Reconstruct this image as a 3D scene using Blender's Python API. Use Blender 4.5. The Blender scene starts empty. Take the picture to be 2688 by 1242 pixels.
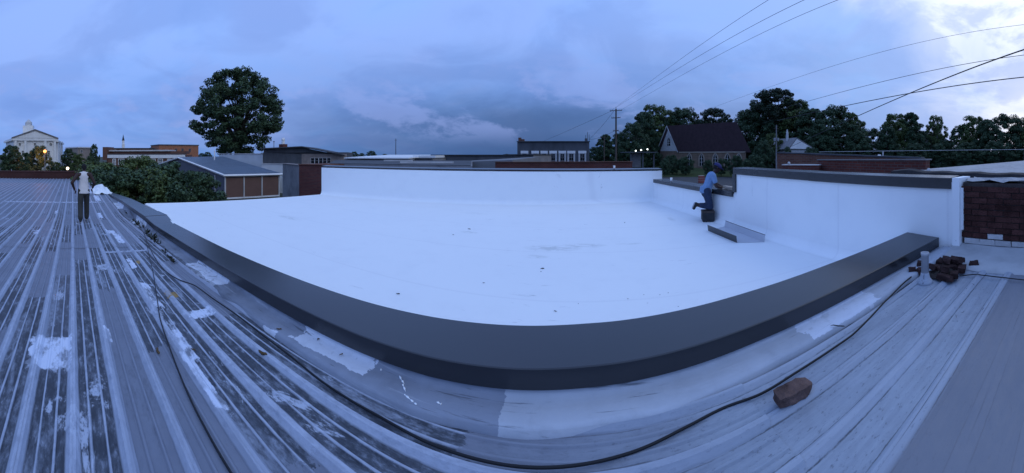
import bpy, math, random
import numpy as np
from mathutils import Vector, Matrix, noise as mnoise

scene = bpy.context.scene
PI = math.pi
# ---------------------------------------------------------------- camera, sky, sun, exposure
CAMZ = 5.2                      # camera height above the street
FPX, XREF, YHOR = 848.0, 1523.0, 407.0   # panorama scale (px per radian), azimuth zero (+Y), horizon row
cam_d = bpy.data.cameras.new('camera'); cam = bpy.data.objects.new('camera', cam_d)
scene.collection.objects.link(cam); scene.camera = cam
cam_d.type = 'PANO'; cam_d.panorama_type = 'CENTRAL_CYLINDRICAL'
cam_d.central_cylindrical_range_u_min = -1344 / FPX; cam_d.central_cylindrical_range_u_max = 1344 / FPX
cam_d.central_cylindrical_range_v_min = -(1242 - YHOR) / FPX; cam_d.central_cylindrical_range_v_max = YHOR / FPX
cam_d.central_cylindrical_radius = 1.0
cam_d.clip_start = 0.05; cam_d.clip_end = 3000
cam.location = (0, 0, CAMZ); cam.rotation_euler = (PI / 2, 0, -(1344 - XREF) / FPX)

SUN_AZ, SUN_EL = math.radians(88), math.radians(26)
world = bpy.data.worlds.new('World'); scene.world = world; world.use_nodes = True
def build_world():
    nt = world.node_tree; N = nt.nodes; L = nt.links; N.clear()
    def nd(t, **k):
        n = N.new(t)
        for a, v in k.items(): setattr(n, a, v)
        return n
    def M(op, a, b=None, c=None, clamp=False):
        n = nd('ShaderNodeMath', operation=op, use_clamp=clamp)
        for i, v in enumerate((a, b, c)):
            if v is None: continue
            if isinstance(v, (int, float)): n.inputs[i].default_value = v
            else: L.new(v, n.inputs[i])
        return n.outputs[0]
    def mixc(f, a, b, mode='MIX'):
        n = nd('ShaderNodeMix', data_type='RGBA', blend_type=mode)
        for i, v in ((0, f), (6, a), (7, b)):
            if isinstance(v, (int, float)): n.inputs[i].default_value = v
            elif isinstance(v, tuple): n.inputs[i].default_value = (*v, 1)
            else: L.new(v, n.inputs[i])
        return n.outputs[2]
    def ramp(f, stops):
        n = nd('ShaderNodeValToRGB'); e = n.color_ramp.elements; n.color_ramp.interpolation = 'EASE'
        while len(e) < len(stops): e.new(0.5)
        for q, (p, c) in zip(e, stops):
            q.position = p; q.color = (*c, 1) if isinstance(c, tuple) else (c, c, c, 1)
        L.new(f, n.inputs[0]); return n.outputs[0]
    tc = nd('ShaderNodeTexCoord'); sep = nd('ShaderNodeSeparateXYZ'); L.new(tc.outputs['Generated'], sep.inputs[0])
    x, y, z = sep.outputs
    zc = M('MAXIMUM', z, 0.0)
    def noise(vec, scale, detail, rough=0.5, dist=0.0):
        n = nd('ShaderNodeTexNoise'); L.new(vec, n.inputs['Vector'])
        n.inputs['Scale'].default_value = scale; n.inputs['Detail'].default_value = detail
        n.inputs['Roughness'].default_value = rough; n.inputs['Distortion'].default_value = dist
        return n.outputs[0]
    den = M('ADD', zc, 0.22)
    cv = nd('ShaderNodeCombineXYZ'); L.new(M('DIVIDE', x, den), cv.inputs[0]); L.new(M('DIVIDE', y, den), cv.inputs[1])
    cv.inputs[2].default_value = 3.7
    sheet = noise(cv.outputs[0], 0.9, 6, 0.55, 0.6)
    cv2 = nd('ShaderNodeCombineXYZ'); L.new(x, cv2.inputs[0]); L.new(y, cv2.inputs[1]); L.new(M('MULTIPLY', z, 2.2), cv2.inputs[2])
    puff = noise(cv2.outputs[0], 3.1, 6, 0.58, 0.25)
    fine = noise(cv2.outputs[0], 9.0, 5, 0.6, 0.3)
    # base overcast colour, brightening to the zenith as a covered sky does
    base = ramp(zc, [(0.0, (0.150, 0.335, 0.775)), (0.12, (0.212, 0.395, 0.900)), (0.35, (0.275, 0.470, 1.010)), (1.0, (0.315, 0.520, 1.060))])
    grad = M('MULTIPLY_ADD', zc, 0.20, 0.98)
    # storm bank low above the horizon ahead (+Y), thinning to both sides
    ahead = M('POWER', M('MAXIMUM', M('MULTIPLY_ADD', y, 0.985, M('MULTIPLY', x, -0.10)), 0.0), 2.2)
    low = ramp(M('ADD', zc, M('MULTIPLY', M('SUBTRACT', puff, 0.5), 0.16)), [(0.0, 1.0), (0.09, 0.90), (0.22, 0.25), (0.38, 0.0)])
    bank = M('MULTIPLY', M('MULTIPLY', ahead, low), 0.93)
    col = base
    # soft grey veils
    veil = ramp(sheet, [(0.40, 0.0), (0.60, 1.0)])
    col = mixc(M('MULTIPLY', veil, 0.50), col, (0.295, 0.440, 0.910))
    roll = noise(cv.outputs[0], 1.35, 5, 0.52, 0.6)
    col = mixc(M('MULTIPLY', ramp(roll, [(0.38, 1.0), (0.56, 0.0)]), 0.40), col, (0.165, 0.285, 0.690))
    col = mixc(M('MULTIPLY', ramp(sheet, [(0.32, 1.0), (0.48, 0.0)]), 0.40), col, (0.150, 0.270, 0.680))
    col = mixc(bank, col, (0.040, 0.100, 0.262))
    # dim heaped clouds
    heap = ramp(M('ADD', puff, M('MULTIPLY', M('SUBTRACT', fine, 0.5), 0.25)), [(0.50, 0.0), (0.60, 1.0)])
    band = ramp(zc, [(0.02, 0.0), (0.09, 1.0), (0.20, 0.9), (0.34, 0.1)])
    col = mixc(M('MULTIPLY', M('MULTIPLY', heap, band), 0.46), col, (0.290, 0.392, 0.810))
    # afterglow where the sun went down
    gx, gy, gz = math.sin(SUN_AZ) * math.cos(SUN_EL + .06), math.cos(SUN_AZ) * math.cos(SUN_EL + .06), math.sin(SUN_EL + .06)
    dot = M('ADD', M('ADD', M('MULTIPLY', x, gx), M('MULTIPLY', y, gy)), M('MULTIPLY', z, gz))
    g1 = ramp(dot, [(0.10, 0.0), (0.55, 0.22), (0.85, 0.68), (1.0, 1.0)])
    g2 = ramp(M('ADD', dot, M('MULTIPLY', M('SUBTRACT', sheet, 0.5), 0.35)), [(0.80, 0.0), (0.965, 1.0)])
    col = mixc(M('MULTIPLY', g1, 0.50), col, (0.47, 0.69, 1.06))
    col = mixc(M('MULTIPLY', g2, 0.9), col, (0.98, 1.04, 1.16))
    col = mixc(M('MULTIPLY', M('MULTIPLY', g1, ramp(puff, [(0.44, 1.0), (0.53, 0.0)])), 0.55), col, (0.33, 0.46, 0.88))
    n = nd('ShaderNodeVectorMath', operation='SCALE'); L.new(col, n.inputs[0]); L.new(grad, n.inputs['Scale'])
    sky = nd('ShaderNodeTexSky'); sky.sky_type = 'NISHITA'; sky.sun_disc = False
    sky.sun_elevation = math.radians(2); sky.sun_rotation = SUN_AZ
    add = nd('ShaderNodeVectorMath', operation='MULTIPLY_ADD'); L.new(sky.outputs[0], add.inputs[0])
    add.inputs[1].default_value = (0.008, 0.008, 0.008); L.new(n.outputs[0], add.inputs[2])
    bg = nd('ShaderNodeBackground'); L.new(add.outputs[0], bg.inputs[0]); bg.inputs[1].default_value = 1.0
    out = nd('ShaderNodeOutputWorld'); L.new(bg.outputs[0], out.inputs[0])
build_world()
sun_d = bpy.data.lights.new('sun', 'SUN'); sun = bpy.data.objects.new('sun', sun_d); scene.collection.objects.link(sun)
sun_d.energy = 0.22; sun_d.angle = math.radians(40); sun_d.color = (0.72, 0.86, 1.0)
sd = Vector((math.sin(SUN_AZ) * math.cos(SUN_EL + .3), math.cos(SUN_AZ) * math.cos(SUN_EL + .3), math.sin(SUN_EL + .3)))
sun.rotation_euler = sd.to_track_quat('Z', 'Y').to_euler()
sun.location = (30, 5, 40)
scene.view_settings.view_transform = 'Standard'; scene.view_settings.look = 'None'
scene.view_settings.exposure = 0.0; scene.view_settings.gamma = 1.0; scene.view_settings.use_curve_mapping = False
scene.render.engine = 'CYCLES'

# ---------------------------------------------------------------- helpers
COL = scene.collection
rnd = random.Random(11)
ORG = {}
def az(px): return (px - XREF) / FPX
def P(px, py, r):                     # the point seen in column px, row py, at plan range r
    t = az(px); return Vector((r * math.sin(t), r * math.cos(t), CAMZ - (py - YHOR) / FPX * r))
def G(px, r, z=0.0):
    t = az(px); return Vector((r * math.sin(t), r * math.cos(t), z))
def zat(py, r): return CAMZ - (py - YHOR) / FPX * r
def hroof(X):                         # depth of the metal roof below the camera, along its fall
    if X >= 0: return 1.40 - 0.045 * X
    return 1.40 + 0.062 * min(-X, 10.5)
def U(px, py, h=None):                # point on the metal roof (or on a level h below the camera)
    t = (py - YHOR) / FPX; a = az(px); r = 2.0
    for _ in range(40):
        r = 0.5 * r + 0.5 * ((hroof(r * math.sin(a)) if h is None else h) / t)
    return Vector((r * math.sin(a), r * math.cos(a), CAMZ - t * r))

class MB:
    def __init__(s): s.v = []; s.f = []
    def add(s, vs, fs):
        o = len(s.v); s.v += [tuple(p) for p in vs]; s.f += [tuple(i + o for i in f) for f in fs]; return s
    def box(s, lo, hi):
        x0, y0, z0 = lo; x1, y1, z1 = hi
        return s.add([(x0,y0,z0),(x1,y0,z0),(x1,y1,z0),(x0,y1,z0),(x0,y0,z1),(x1,y0,z1),(x1,y1,z1),(x0,y1,z1)],
                     [(0,3,2,1),(4,5,6,7),(0,1,5,4),(1,2,6,5),(2,3,7,6),(3,0,4,7)])
    def obox(s, c, size, rot=None):
        R = rot or Matrix.Identity(3); hx, hy, hz = size[0]/2, size[1]/2, size[2]/2
        c = Vector(c); vs = []
        for p in [(-hx,-hy,-hz),(hx,-hy,-hz),(hx,hy,-hz),(-hx,hy,-hz),(-hx,-hy,hz),(hx,-hy,hz),(hx,hy,hz),(-hx,hy,hz)]:
            vs.append(c + R @ Vector(p))
        return s.add(vs, [(0,3,2,1),(4,5,6,7),(0,1,5,4),(1,2,6,5),(2,3,7,6),(3,0,4,7)])
    def prism(s, poly, z0, z1):       # poly: plan points counter-clockwise; z0/z1 numbers or lists
        n = len(poly); a = z0 if isinstance(z0, (list, tuple)) else [z0]*n; b = z1 if isinstance(z1, (list, tuple)) else [z1]*n
        vs = [(p[0], p[1], a[i]) for i, p in enumerate(poly)] + [(p[0], p[1], b[i]) for i, p in enumerate(poly)]
        fs = [tuple(range(n-1, -1, -1)), tuple(range(n, 2*n))] + [(i, (i+1) % n, n+(i+1) % n, n+i) for i in range(n)]
        return s.add(vs, fs)
    def loft(s, rings, cap=True, closed=True):
        n = len(rings[0]); o = len(s.v)
        for r in rings: s.v += [tuple(p) for p in r]
        m = n if closed else n-1
        for k in range(len(rings)-1):
            for i in range(m):
                j = (i+1) % n; s.f.append((o+k*n+i, o+k*n+j, o+(k+1)*n+j, o+(k+1)*n+i))
        if cap and closed:
            s.f.append(tuple(o+i for i in range(n-1, -1, -1))); s.f.append(tuple(o+(len(rings)-1)*n+i for i in range(n)))
        return s
    def tube(s, pts, rad, n=6, cap=True):
        pts = [Vector(p) for p in pts]; rings = []; ref = Vector((0.13, 0.31, 0.94)).normalized()
        for i, p in enumerate(pts):
            d = (pts[min(i+1, len(pts)-1)] - pts[max(i-1, 0)])
            d = d.normalized() if d.length > 1e-9 else Vector((0,0,1))
            a = d.cross(ref)
            if a.length < 0.05: a = d.cross(Vector((1,0,0)))
            a.normalize(); b = d.cross(a); r = rad[i] if isinstance(rad, (list, tuple)) else rad
            rings.append([p + a*(r*math.cos(2*PI*k/n)) + b*(r*math.sin(2*PI*k/n)) for k in range(n)])
        return s.loft(rings, cap)
    def ball(s, c, r, n=10, m=6, sq=(1,1,1)):
        rings = []
        for j in range(m+1):
            ph = PI*(0.02 + 0.96*j/m)
            rings.append([(c[0]+r*sq[0]*math.sin(ph)*math.cos(2*PI*k/n), c[1]+r*sq[1]*math.sin(ph)*math.sin(2*PI*k/n), c[2]-r*sq[2]*math.cos(ph)) for k in range(n)])
        return s.loft(rings)
    def cap(s, p0, r0, p1, r1, n=10, m=4, fl=(1, 1), up=None):   # tapered capsule, cross-section flattened by fl
        p0, p1 = Vector(p0), Vector(p1); d = (p1-p0).normalized(); u = Vector(up) if up else Vector((0, 1, 0))
        a = (u - d*u.dot(d))
        if a.length < 0.1: u = Vector((1, 0, 0)); a = (u - d*u.dot(d))
        a.normalize(); b = d.cross(a); rings = []
        for j in range(m+1):
            t = -PI/2*(1-j/m)*0.97
            rings.append([p0 + d*(r0*math.sin(t)) + (a*math.cos(2*PI*k/n)*fl[0] + b*math.sin(2*PI*k/n)*fl[1])*r0*math.cos(t) for k in range(n)])
        for j in range(m+1):
            t = PI/2*(j/m)*0.97
            rings.append([p1 + d*(r1*math.sin(t)) + (a*math.cos(2*PI*k/n)*fl[0] + b*math.sin(2*PI*k/n)*fl[1])*r1*math.cos(t) for k in range(n)])
        return s.loft(rings)
    def mesh(s, name, off=(0,0,0)):
        me = bpy.data.meshes.new(name)
        me.from_pydata([(p[0]-off[0], p[1]-off[1], p[2]-off[2]) for p in s.v], [], s.f); me.update()
        return me

def link(name, data, parent=None):
    o = bpy.data.objects.new(name, data); COL.objects.link(o)
    if parent is not None: o.parent = parent
    return o
def tag(o, label=None, cat=None, group=None, kind=None):
    if label: o['label'] = label
    if cat: o['category'] = cat
    if group: o['group'] = group
    if kind: o['kind'] = kind
    return o
def thing(name, label, cat, loc=(0,0,0), rz=0.0, group=None):
    o = link(name, None); o.location = loc; o.rotation_euler = (0, 0, rz); o.empty_display_size = 0.2
    ORG[o.name] = Vector(loc); return tag(o, label, cat, group)
def part(mb, name, mat, parent, smooth=False, local=False, label=None):
    off = Vector((0,0,0)) if local else ORG[parent.name]
    me = mb.mesh(name, off); me.materials.append(mat)
    if smooth: me.polygons.foreach_set('use_smooth', [True]*len(me.polygons))
    o = link(name, me, parent); ORG[o.name] = off
    if label: o['label'] = label
    return o
def single(mb, name, mat, label, cat, group=None, smooth=False, origin=None):
    if origin is None:
        a = np.array(mb.v); origin = (float(a[:,0].mean()), float(a[:,1].mean()), float(a[:,2].min()))
    me = mb.mesh(name, origin); me.materials.append(mat)
    if smooth: me.polygons.foreach_set('use_smooth', [True]*len(me.polygons))
    o = link(name, me); o.location = origin; ORG[o.name] = Vector(origin)
    return tag(o, label, cat, group)
def struct(mb, name, mat, smooth=False):
    me = mb.mesh(name); me.materials.append(mat)
    if smooth: me.polygons.foreach_set('use_smooth', [True]*len(me.polygons))
    o = link(name, me); ORG[o.name] = Vector((0,0,0)); return tag(o, kind='structure')
def copy_tree(o, parent=None):
    c = o.copy(); COL.objects.link(c); c.parent = parent; ORG[c.name] = Vector((0,0,0))
    for ch in o.children: copy_tree(ch, c)
    return c

# ---------------------------------------------------------------- materials
class NT:
    def __init__(s, name):
        s.m = bpy.data.materials.new(name); s.m.use_nodes = True; s.t = s.m.node_tree; s.N = s.t.nodes; s.L = s.t.links
        s.N.clear(); s.out = s.N.new('ShaderNodeOutputMaterial'); s.b = s.N.new('ShaderNodeBsdfPrincipled')
        s.L.new(s.b.outputs[0], s.out.inputs[0]); s._pos = None
    def set(s, sock, v):
        i = s.b.inputs[sock] if isinstance(sock, str) else sock
        if isinstance(v, (int, float)): i.default_value = v
        elif isinstance(v, tuple): i.default_value = (*v, 1) if len(v) == 3 and i.type == 'RGBA' else v
        else: s.L.new(v, i)
    @property
    def pos(s):
        if s._pos is None: s._pos = s.N.new('ShaderNodeNewGeometry').outputs['Position']
        return s._pos
    def vec(s, scale=(1,1,1), loc=(0,0,0), src=None):
        n = s.N.new('ShaderNodeMapping'); n.inputs['Scale'].default_value = scale; n.inputs['Location'].default_value = loc
        s.L.new(src or s.pos, n.inputs['Vector']); return n.outputs[0]
    def noise(s, scale, detail=4, rough=0.55, vec=None, dist=0.0):
        n = s.N.new('ShaderNodeTexNoise'); n.inputs['Scale'].default_value = scale; n.inputs['Detail'].default_value = detail
        n.inputs['Roughness'].default_value = rough; n.inputs['Distortion'].default_value = dist
        s.L.new(vec or s.pos, n.inputs['Vector']); return n.outputs[0]
    def vor(s, scale, vec=None, feat='F1', out='Distance'):
        n = s.N.new('ShaderNodeTexVoronoi'); n.feature = feat; n.inputs['Scale'].default_value = scale
        s.L.new(vec or s.pos, n.inputs['Vector']); return n.outputs[out]
    def M(s, op, a, b=None, c=None, clamp=False):
        n = s.N.new('ShaderNodeMath'); n.operation = op; n.use_clamp = clamp
        for i, v in enumerate((a, b, c)):
            if v is not None: s.set(n.inputs[i], v)
        return n.outputs[0]
    def xyz(s, src=None):
        n = s.N.new('ShaderNodeSeparateXYZ'); s.L.new(src or s.pos, n.inputs[0]); return n.outputs
    def ramp(s, f, stops):
        n = s.N.new('ShaderNodeValToRGB'); e = n.color_ramp.elements
        while len(e) < len(stops): e.new(0.5)
        for q, (p, c) in zip(e, stops): q.position = p; q.color = (*c, 1) if isinstance(c, tuple) else (c, c, c, 1)
        s.L.new(f, n.inputs[0]); return n.outputs[0]
    def mix(s, f, a, b, mode='MIX'):
        n = s.N.new('ShaderNodeMix'); n.data_type = 'RGBA'; n.blend_type = mode
        for i, v in ((0, f), (6, a), (7, b)): s.set(n.inputs[i], v)
        return n.outputs[2]
    def bump(s, h, strength=0.3, dist=0.02):
        n = s.N.new('ShaderNodeBump'); n.inputs['Strength'].default_value = strength; n.inputs['Distance'].default_value = dist
        s.L.new(h, n.inputs['Height']); s.L.new(n.outputs[0], s.b.inputs['Normal'])
def simple(name, col, rough=0.7, var=0.25, scale=3.0, bump=0.0, bscale=None, metal=0.0, spec=0.3, stretch=(1,1,1), perobj=0.0):
    n = NT(name); v = n.vec(stretch)
    f = n.noise(scale, 5, 0.6, v); f2 = n.noise(scale*0.23, 3, 0.5, v)
    dark = tuple(c*(1-var) for c in col); lite = tuple(min(1, c*(1+var*0.8)) for c in col)
    c = n.ramp(n.M('ADD', n.M('MULTIPLY', f, 0.6), n.M('MULTIPLY', f2, 0.4)), [(0.32, dark), (0.5, col), (0.70, lite)])
    if perobj:
        oi = n.N.new('ShaderNodeObjectInfo').outputs['Random']
        c = n.mix(1.0, c, n.ramp(oi, [(0, 1-perobj), (1, 1+perobj*0.6)]), 'MULTIPLY')
    n.set('Base Color', c); n.set('Roughness', rough); n.set('Metallic', metal); n.set('Specular IOR Level', spec)
    if bump: n.bump(n.noise(bscale or scale*4, 4, 0.6, v), bump, 0.02)
    return n.m
def emit(name, col, s):
    n = NT(name); n.set('Base Color', col); n.set('Emission Color', col); n.set('Emission Strength', s); return n.m

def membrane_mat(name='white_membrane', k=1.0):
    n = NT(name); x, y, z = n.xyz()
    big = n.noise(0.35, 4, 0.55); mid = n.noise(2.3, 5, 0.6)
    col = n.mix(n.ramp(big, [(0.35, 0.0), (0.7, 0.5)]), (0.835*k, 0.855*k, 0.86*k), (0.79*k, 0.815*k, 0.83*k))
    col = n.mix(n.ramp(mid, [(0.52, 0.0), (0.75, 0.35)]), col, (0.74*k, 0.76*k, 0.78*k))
    # foot scuffs and dried smears
    sv = n.vec((1.2, 6.0, 1.0)); sc = n.noise(1.7, 6, 0.7, sv, 0.8); sg = n.noise(0.45, 2, 0.5)
    scuff = n.M('MULTIPLY', n.ramp(sc, [(0.63, 0.0), (0.70, 1.0)]), n.ramp(sg, [(0.46, 0.0), (0.60, 0.7)]))
    col = n.mix(scuff, col, (0.36, 0.37, 0.40))
    fl = n.vor(3.3); fg = n.noise(0.8, 2, 0.5)
    fleck = n.M('MULTIPLY', n.ramp(fl, [(0.018, 1.0), (0.034, 0.0)]), n.ramp(fg, [(0.52, 0.0), (0.58, 0.8)]))
    col = n.mix(fleck, col, (0.14, 0.14, 0.15))
    sm = n.noise(5.0, 6, 0.7, n.vec((1, 2.2, 1)), 0.4)
    for px, py, lx, ly, am in ((1450, 652, .55, .22, .35), (1535, 645, .45, .16, .32), (1405, 674, .25, .10, .3), (1232, 610, .22, .10, .35), (1650, 640, .3, .08, .22), (760, 572, .5, .16, .28), (1762, 575, .10, .35, .25), (1900, 600, .2, .3, .15), (1245, 560, .5, .2, .12)):
        q = U(px, py, 1.64)
        e = n.M('ADD', n.M('POWER', n.M('DIVIDE', n.M('SUBTRACT', x, q.x), lx), 2.0), n.M('POWER', n.M('DIVIDE', n.M('SUBTRACT', y, q.y), ly), 2.0))
        col = n.mix(n.M('MULTIPLY', n.M('MULTIPLY', n.ramp(e, [(0.1, 1.0), (1.0, 0.0)]), n.ramp(sm, [(0.42, 0.0), (0.56, 1.0)])), am*1.3), col, (0.36, 0.39, 0.38))
    # sheet laps, barely showing
    lap = n.M('ABSOLUTE', n.M('SUBTRACT', n.M('FRACT', n.M('MULTIPLY', n.M('ADD', y, n.M('MULTIPLY', n.noise(0.6, 2), 0.05)), 0.55)), 0.5))
    lm = n.ramp(lap, [(0.486, 0.0), (0.497, 0.28)])
    col = n.mix(lm, col, (0.66, 0.67, 0.70))
    n.set('Base Color', col); n.set('Roughness', 0.62); n.set('Specular IOR Level', 0.25)
    n.bump(n.M('ADD', n.M('MULTIPLY', n.noise(1.3, 4, 0.6), 0.6), n.M('MULTIPLY', lm, 0.3)), 0.22, 0.03)
    return n.m
def flashing_mat():
    n = NT('dirty_flashing'); x, y, z = n.xyz()
    a = n.noise(1.1, 5, 0.6); b = n.noise(7.0, 6, 0.65, None, 0.5); ln = n.noise(3.2, 6, 0.65, n.vec((0.30, 6.5, 6.5)), 0.3)
    weedy = n.ramp(n.M('MULTIPLY_ADD', x, -0.1, 0.0), [(0.30, 0.0), (0.38, 1.0)])
    right = n.M('GREATER_THAN', n.M('ADD', x, n.M('MULTIPLY', b, 0.12)), -0.36)
    col = n.mix(n.ramp(a, [(0.36, 0.0), (0.62, 1.0)]), (0.155, 0.165, 0.185), (0.255, 0.270, 0.300))
    col = n.mix(right, col, n.mix(n.ramp(a, [(0.36, 0.0), (0.62, 1.0)]), (0.34, 0.35, 0.36), (0.44, 0.45, 0.46)))
    # fresh white brush-outs with ragged ends, at their own places
    for q0, q1, y0, y1 in ((-4.6, -3.55, 1.45, 2.1), (-2.05, -1.30, 1.66, 2.1), (-2.35, -2.18, 1.5, 1.62), (-9.5, -8.2, 1.4, 2.1), (-13.5, -12.0, 1.4, 2.1), (1.5, 2.3, 1.70, 2.1)):
        m = n.M('MULTIPLY', n.M('LESS_THAN', n.M('ABSOLUTE', n.M('SUBTRACT', n.M('ADD', x, n.M('MULTIPLY', b, 0.3)), (q0+q1)/2+.15)), (q1-q0)/2), n.M('LESS_THAN', n.M('ABSOLUTE', n.M('SUBTRACT', n.M('ADD', y, n.M('MULTIPLY', b, 0.12)), (y0+y1)/2+.06)), (y1-y0)/2))
        col = n.mix(n.M('MULTIPLY', m, n.ramp(b, [(0.34, 0.2), (0.44, 0.95)])), col, (0.58, 0.59, 0.61))
    grime = n.M('MULTIPLY', n.ramp(b, [(0.54, 0.0), (0.72, 0.8)]), n.M('MULTIPLY_ADD', weedy, 0.75, 0.18))
    col = n.mix(n.ramp(ln, [(0.60, 0.0), (0.66, 0.75)]), col, (0.10, 0.105, 0.115))
    col = n.mix(n.ramp(ln, [(0.30, 0.35), (0.42, 0.0)]), col, (0.52, 0.53, 0.55))
    col = n.mix(grime, col, (0.085, 0.088, 0.092))
    foot = n.M('MULTIPLY', n.M('LESS_THAN', n.M('ADD', y, n.M('MULTIPLY', n.noise(3.0, 5, 0.7), 0.16)), 1.775), weedy)
    col = n.mix(n.M('MULTIPLY', foot, n.ramp(n.noise(11, 5, 0.7), [(0.36, 0.2), (0.6, 0.9)])), col, (0.075, 0.075, 0.076))
    col = n.mix(1.0, col, (1.0, 1.06, 1.17), 'MULTIPLY')
    n.set('Base Color', col); n.set('Roughness', 0.8); n.set('Specular IOR Level', 0.2)
    n.bump(n.M('ADD', b, n.M('MULTIPLY', a, 2.0)), 0.5, 0.012)
    return n.m
def roof_mat():
    """weathered ribbed sheet: dark bare valleys, pale coated ribs, grey and white brush-outs"""
    n = NT('weathered_sheet'); x, y, z = n.xyz()
    PITCH = 0.275
    fy = n.M('FRACT', n.M('DIVIDE', n.M('ADD', y, 20*PITCH), PITCH))          # 0 and 1 at the ribs
    d = n.M('MINIMUM', fy, n.M('SUBTRACT', 1.0, fy))                            # distance from the rib
    wob = n.noise(2.2, 4, 0.6, n.vec((0.5, 2.5, 1)))
    fine = n.noise(22, 8, 0.75, n.vec((0.45, 1.2, 1))); streak = n.noise(5.0, 6, 0.65, n.vec((0.22, 6.0, 1)))
    grain = n.noise(60, 4, 0.7, n.vec((0.4, 1.0, 1)))
    right = n.ramp(n.M('ADD', n.M('MULTIPLY_ADD', x, 0.1, 0.5), n.M('MULTIPLY', n.M('SUBTRACT', n.noise(0.7, 3), 0.5), 0.12)), [(0.44, 0.0), (0.56, 1.0)])
    # valley
    valley = n.ramp(n.M('ADD', n.M('MULTIPLY', fine, 0.75), n.M('MULTIPLY', streak, 0.25)), [(0.38, (0.030, 0.032, 0.038)), (0.49, (0.085, 0.090, 0.100)), (0.57, (0.19, 0.20, 0.22)), (0.66, (0.34, 0.355, 0.385))])
    blot = n.noise(7.5, 6, 0.7, n.vec((0.55, 1.3, 1)), 0.4)
    valley = n.mix(n.ramp(blot, [(0.44, 0.75), (0.56, 0.0)]), valley, (0.030, 0.033, 0.038))
    # coated rib and the two small stiffeners
    dn = n.M('ADD', d, n.M('ADD', n.M('MULTIPLY', n.M('SUBTRACT', wob, 0.5), 0.09), n.M('MULTIPLY', n.M('SUBTRACT', fine, 0.5), 0.06)))
    rib = n.ramp(dn, [(0.125, 1.0), (0.155, 0.0)])
    small = n.M('ABSOLUTE', n.M('SUBTRACT', d, 0.345))
    stiff = n.M('MULTIPLY', n.ramp(n.M('ADD', small, n.M('MULTIPLY', n.M('SUBTRACT', streak, 0.5), 0.10)), [(0.018, 1.0), (0.035, 0.0)]), 0.9)
    pale = n.ramp(fine, [(0.30, (0.26, 0.275, 0.31)), (0.50, (0.39, 0.405, 0.44)), (0.70, (0.47, 0.485, 0.52))])
    col = n.mix(n.M('MAXIMUM', n.M('MULTIPLY', rib, 0.95), stiff), valley, pale)
    # grey recoated fields, pan by pan, with straight ends
    pan = n.M('FLOOR', n.M('DIVIDE', n.M('ADD', y, 20*PITCH), PITCH))
    wn = n.N.new('ShaderNodeTexWhiteNoise'); wn.noise_dimensions = '2D'
    cv = n.N.new('ShaderNodeCombineXYZ'); n.set(cv.inputs[0], pan)
    n.set(cv.inputs[1], n.M('FLOOR', n.M('ADD', n.M('ADD', n.M('MULTIPLY', x, 0.45), n.M('MULTIPLY', pan, 0.37)), n.M('MULTIPLY', n.M('SUBTRACT', blot, 0.5), 0.22)))); n.L.new(cv.outputs[0], wn.inputs['Vector'])
    grey = n.M('MULTIPLY', n.ramp(wn.outputs[0], [(0.60, 0.0), (0.61, 1.0)]), n.ramp(n.M('ADD', fine, n.M('MULTIPLY', wob, 0.5)), [(0.52, 0.55), (0.74, 1.0)]))
    gcol = n.mix(n.noise(3.5, 5, 0.6), (0.150, 0.156, 0.178), (0.225, 0.230, 0.250))
    smear = n.noise(1.5, 6, 0.62, n.vec((0.35, 2.6, 1)), 0.5); smear2 = n.noise(2.6, 7, 0.68, n.vec((0.55, 1.5, 1)), 0.5)
    col = n.mix(n.M('MULTIPLY', n.ramp(smear, [(0.56, 0.0), (0.66, 0.7)]), n.ramp(fine, [(0.36, 0.25), (0.52, 1.0)])), col, (0.30, 0.315, 0.345))
    col = n.mix(n.M('MULTIPLY', n.ramp(smear2, [(0.605, 0.0), (0.64, 0.9)]), n.ramp(fine, [(0.40, 0.1), (0.50, 1.0)])), col, (0.47, 0.485, 0.515))
    gm = n.M('MULTIPLY', grey, n.M('SUBTRACT', 1.0, n.M('MULTIPLY', rib, 0.75)))
    col = n.mix(n.M('MULTIPLY', gm, 0.92), col, gcol)
    # the stretch past the seam is older and evenly grey
    far = n.ramp(n.M('MULTIPLY_ADD', x, -0.02, 0.0), [(0.20, 0.0), (0.23, 1.0)])
    col = n.mix(n.M('MULTIPLY', far, 0.55), col, n.mix(rib, (0.17, 0.18, 0.20), (0.28, 0.29, 0.32)))
    # the right-hand end carries an old pale coat worn along its length
    rc = n.mix(n.ramp(n.M('ADD', n.M('MULTIPLY', streak, 0.35), n.M('MULTIPLY', n.M('ADD', fine, n.noise(1.6, 5, 0.6)), 0.33)), [(0.36, 0.0), (0.62, 1.0)]), (0.200, 0.215, 0.235), (0.325, 0.345, 0.360))
    edge2 = n.ramp(n.M('ABSOLUTE', n.M('SUBTRACT', dn, 0.165)), [(0.004, 1.0), (0.016, 0.0)])
    rc = n.mix(n.M('MULTIPLY', n.M('MULTIPLY', edge2, 0.95), n.ramp(blot, [(0.38, 0.15), (0.52, 1.0)])), rc, (0.09, 0.095, 0.10))
    rc = n.mix(n.ramp(grain, [(0.58, 0.0), (0.70, 0.75)]), rc, (0.10, 0.105, 0.115))
    rc = n.mix(n.ramp(smear, [(0.54, 0.0), (0.66, 0.6)]), rc, (0.40, 0.42, 0.44))
    rc = n.mix(n.M('MULTIPLY', rib, 0.35), rc, (0.40, 0.41, 0.43))
    bare = n.ramp(n.M('ADD', y, n.M('MULTIPLY', n.M('SUBTRACT', wob, 0.5), 0.05)), [(0.775, 1.0), (0.80, 0.0)])
    rc = n.mix(n.M('MULTIPLY', bare, 0.85), rc, n.mix(n.noise(2.0, 4), (0.150, 0.150, 0.160), (0.195, 0.190, 0.195)))
    col = n.mix(right, col, rc)
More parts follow.
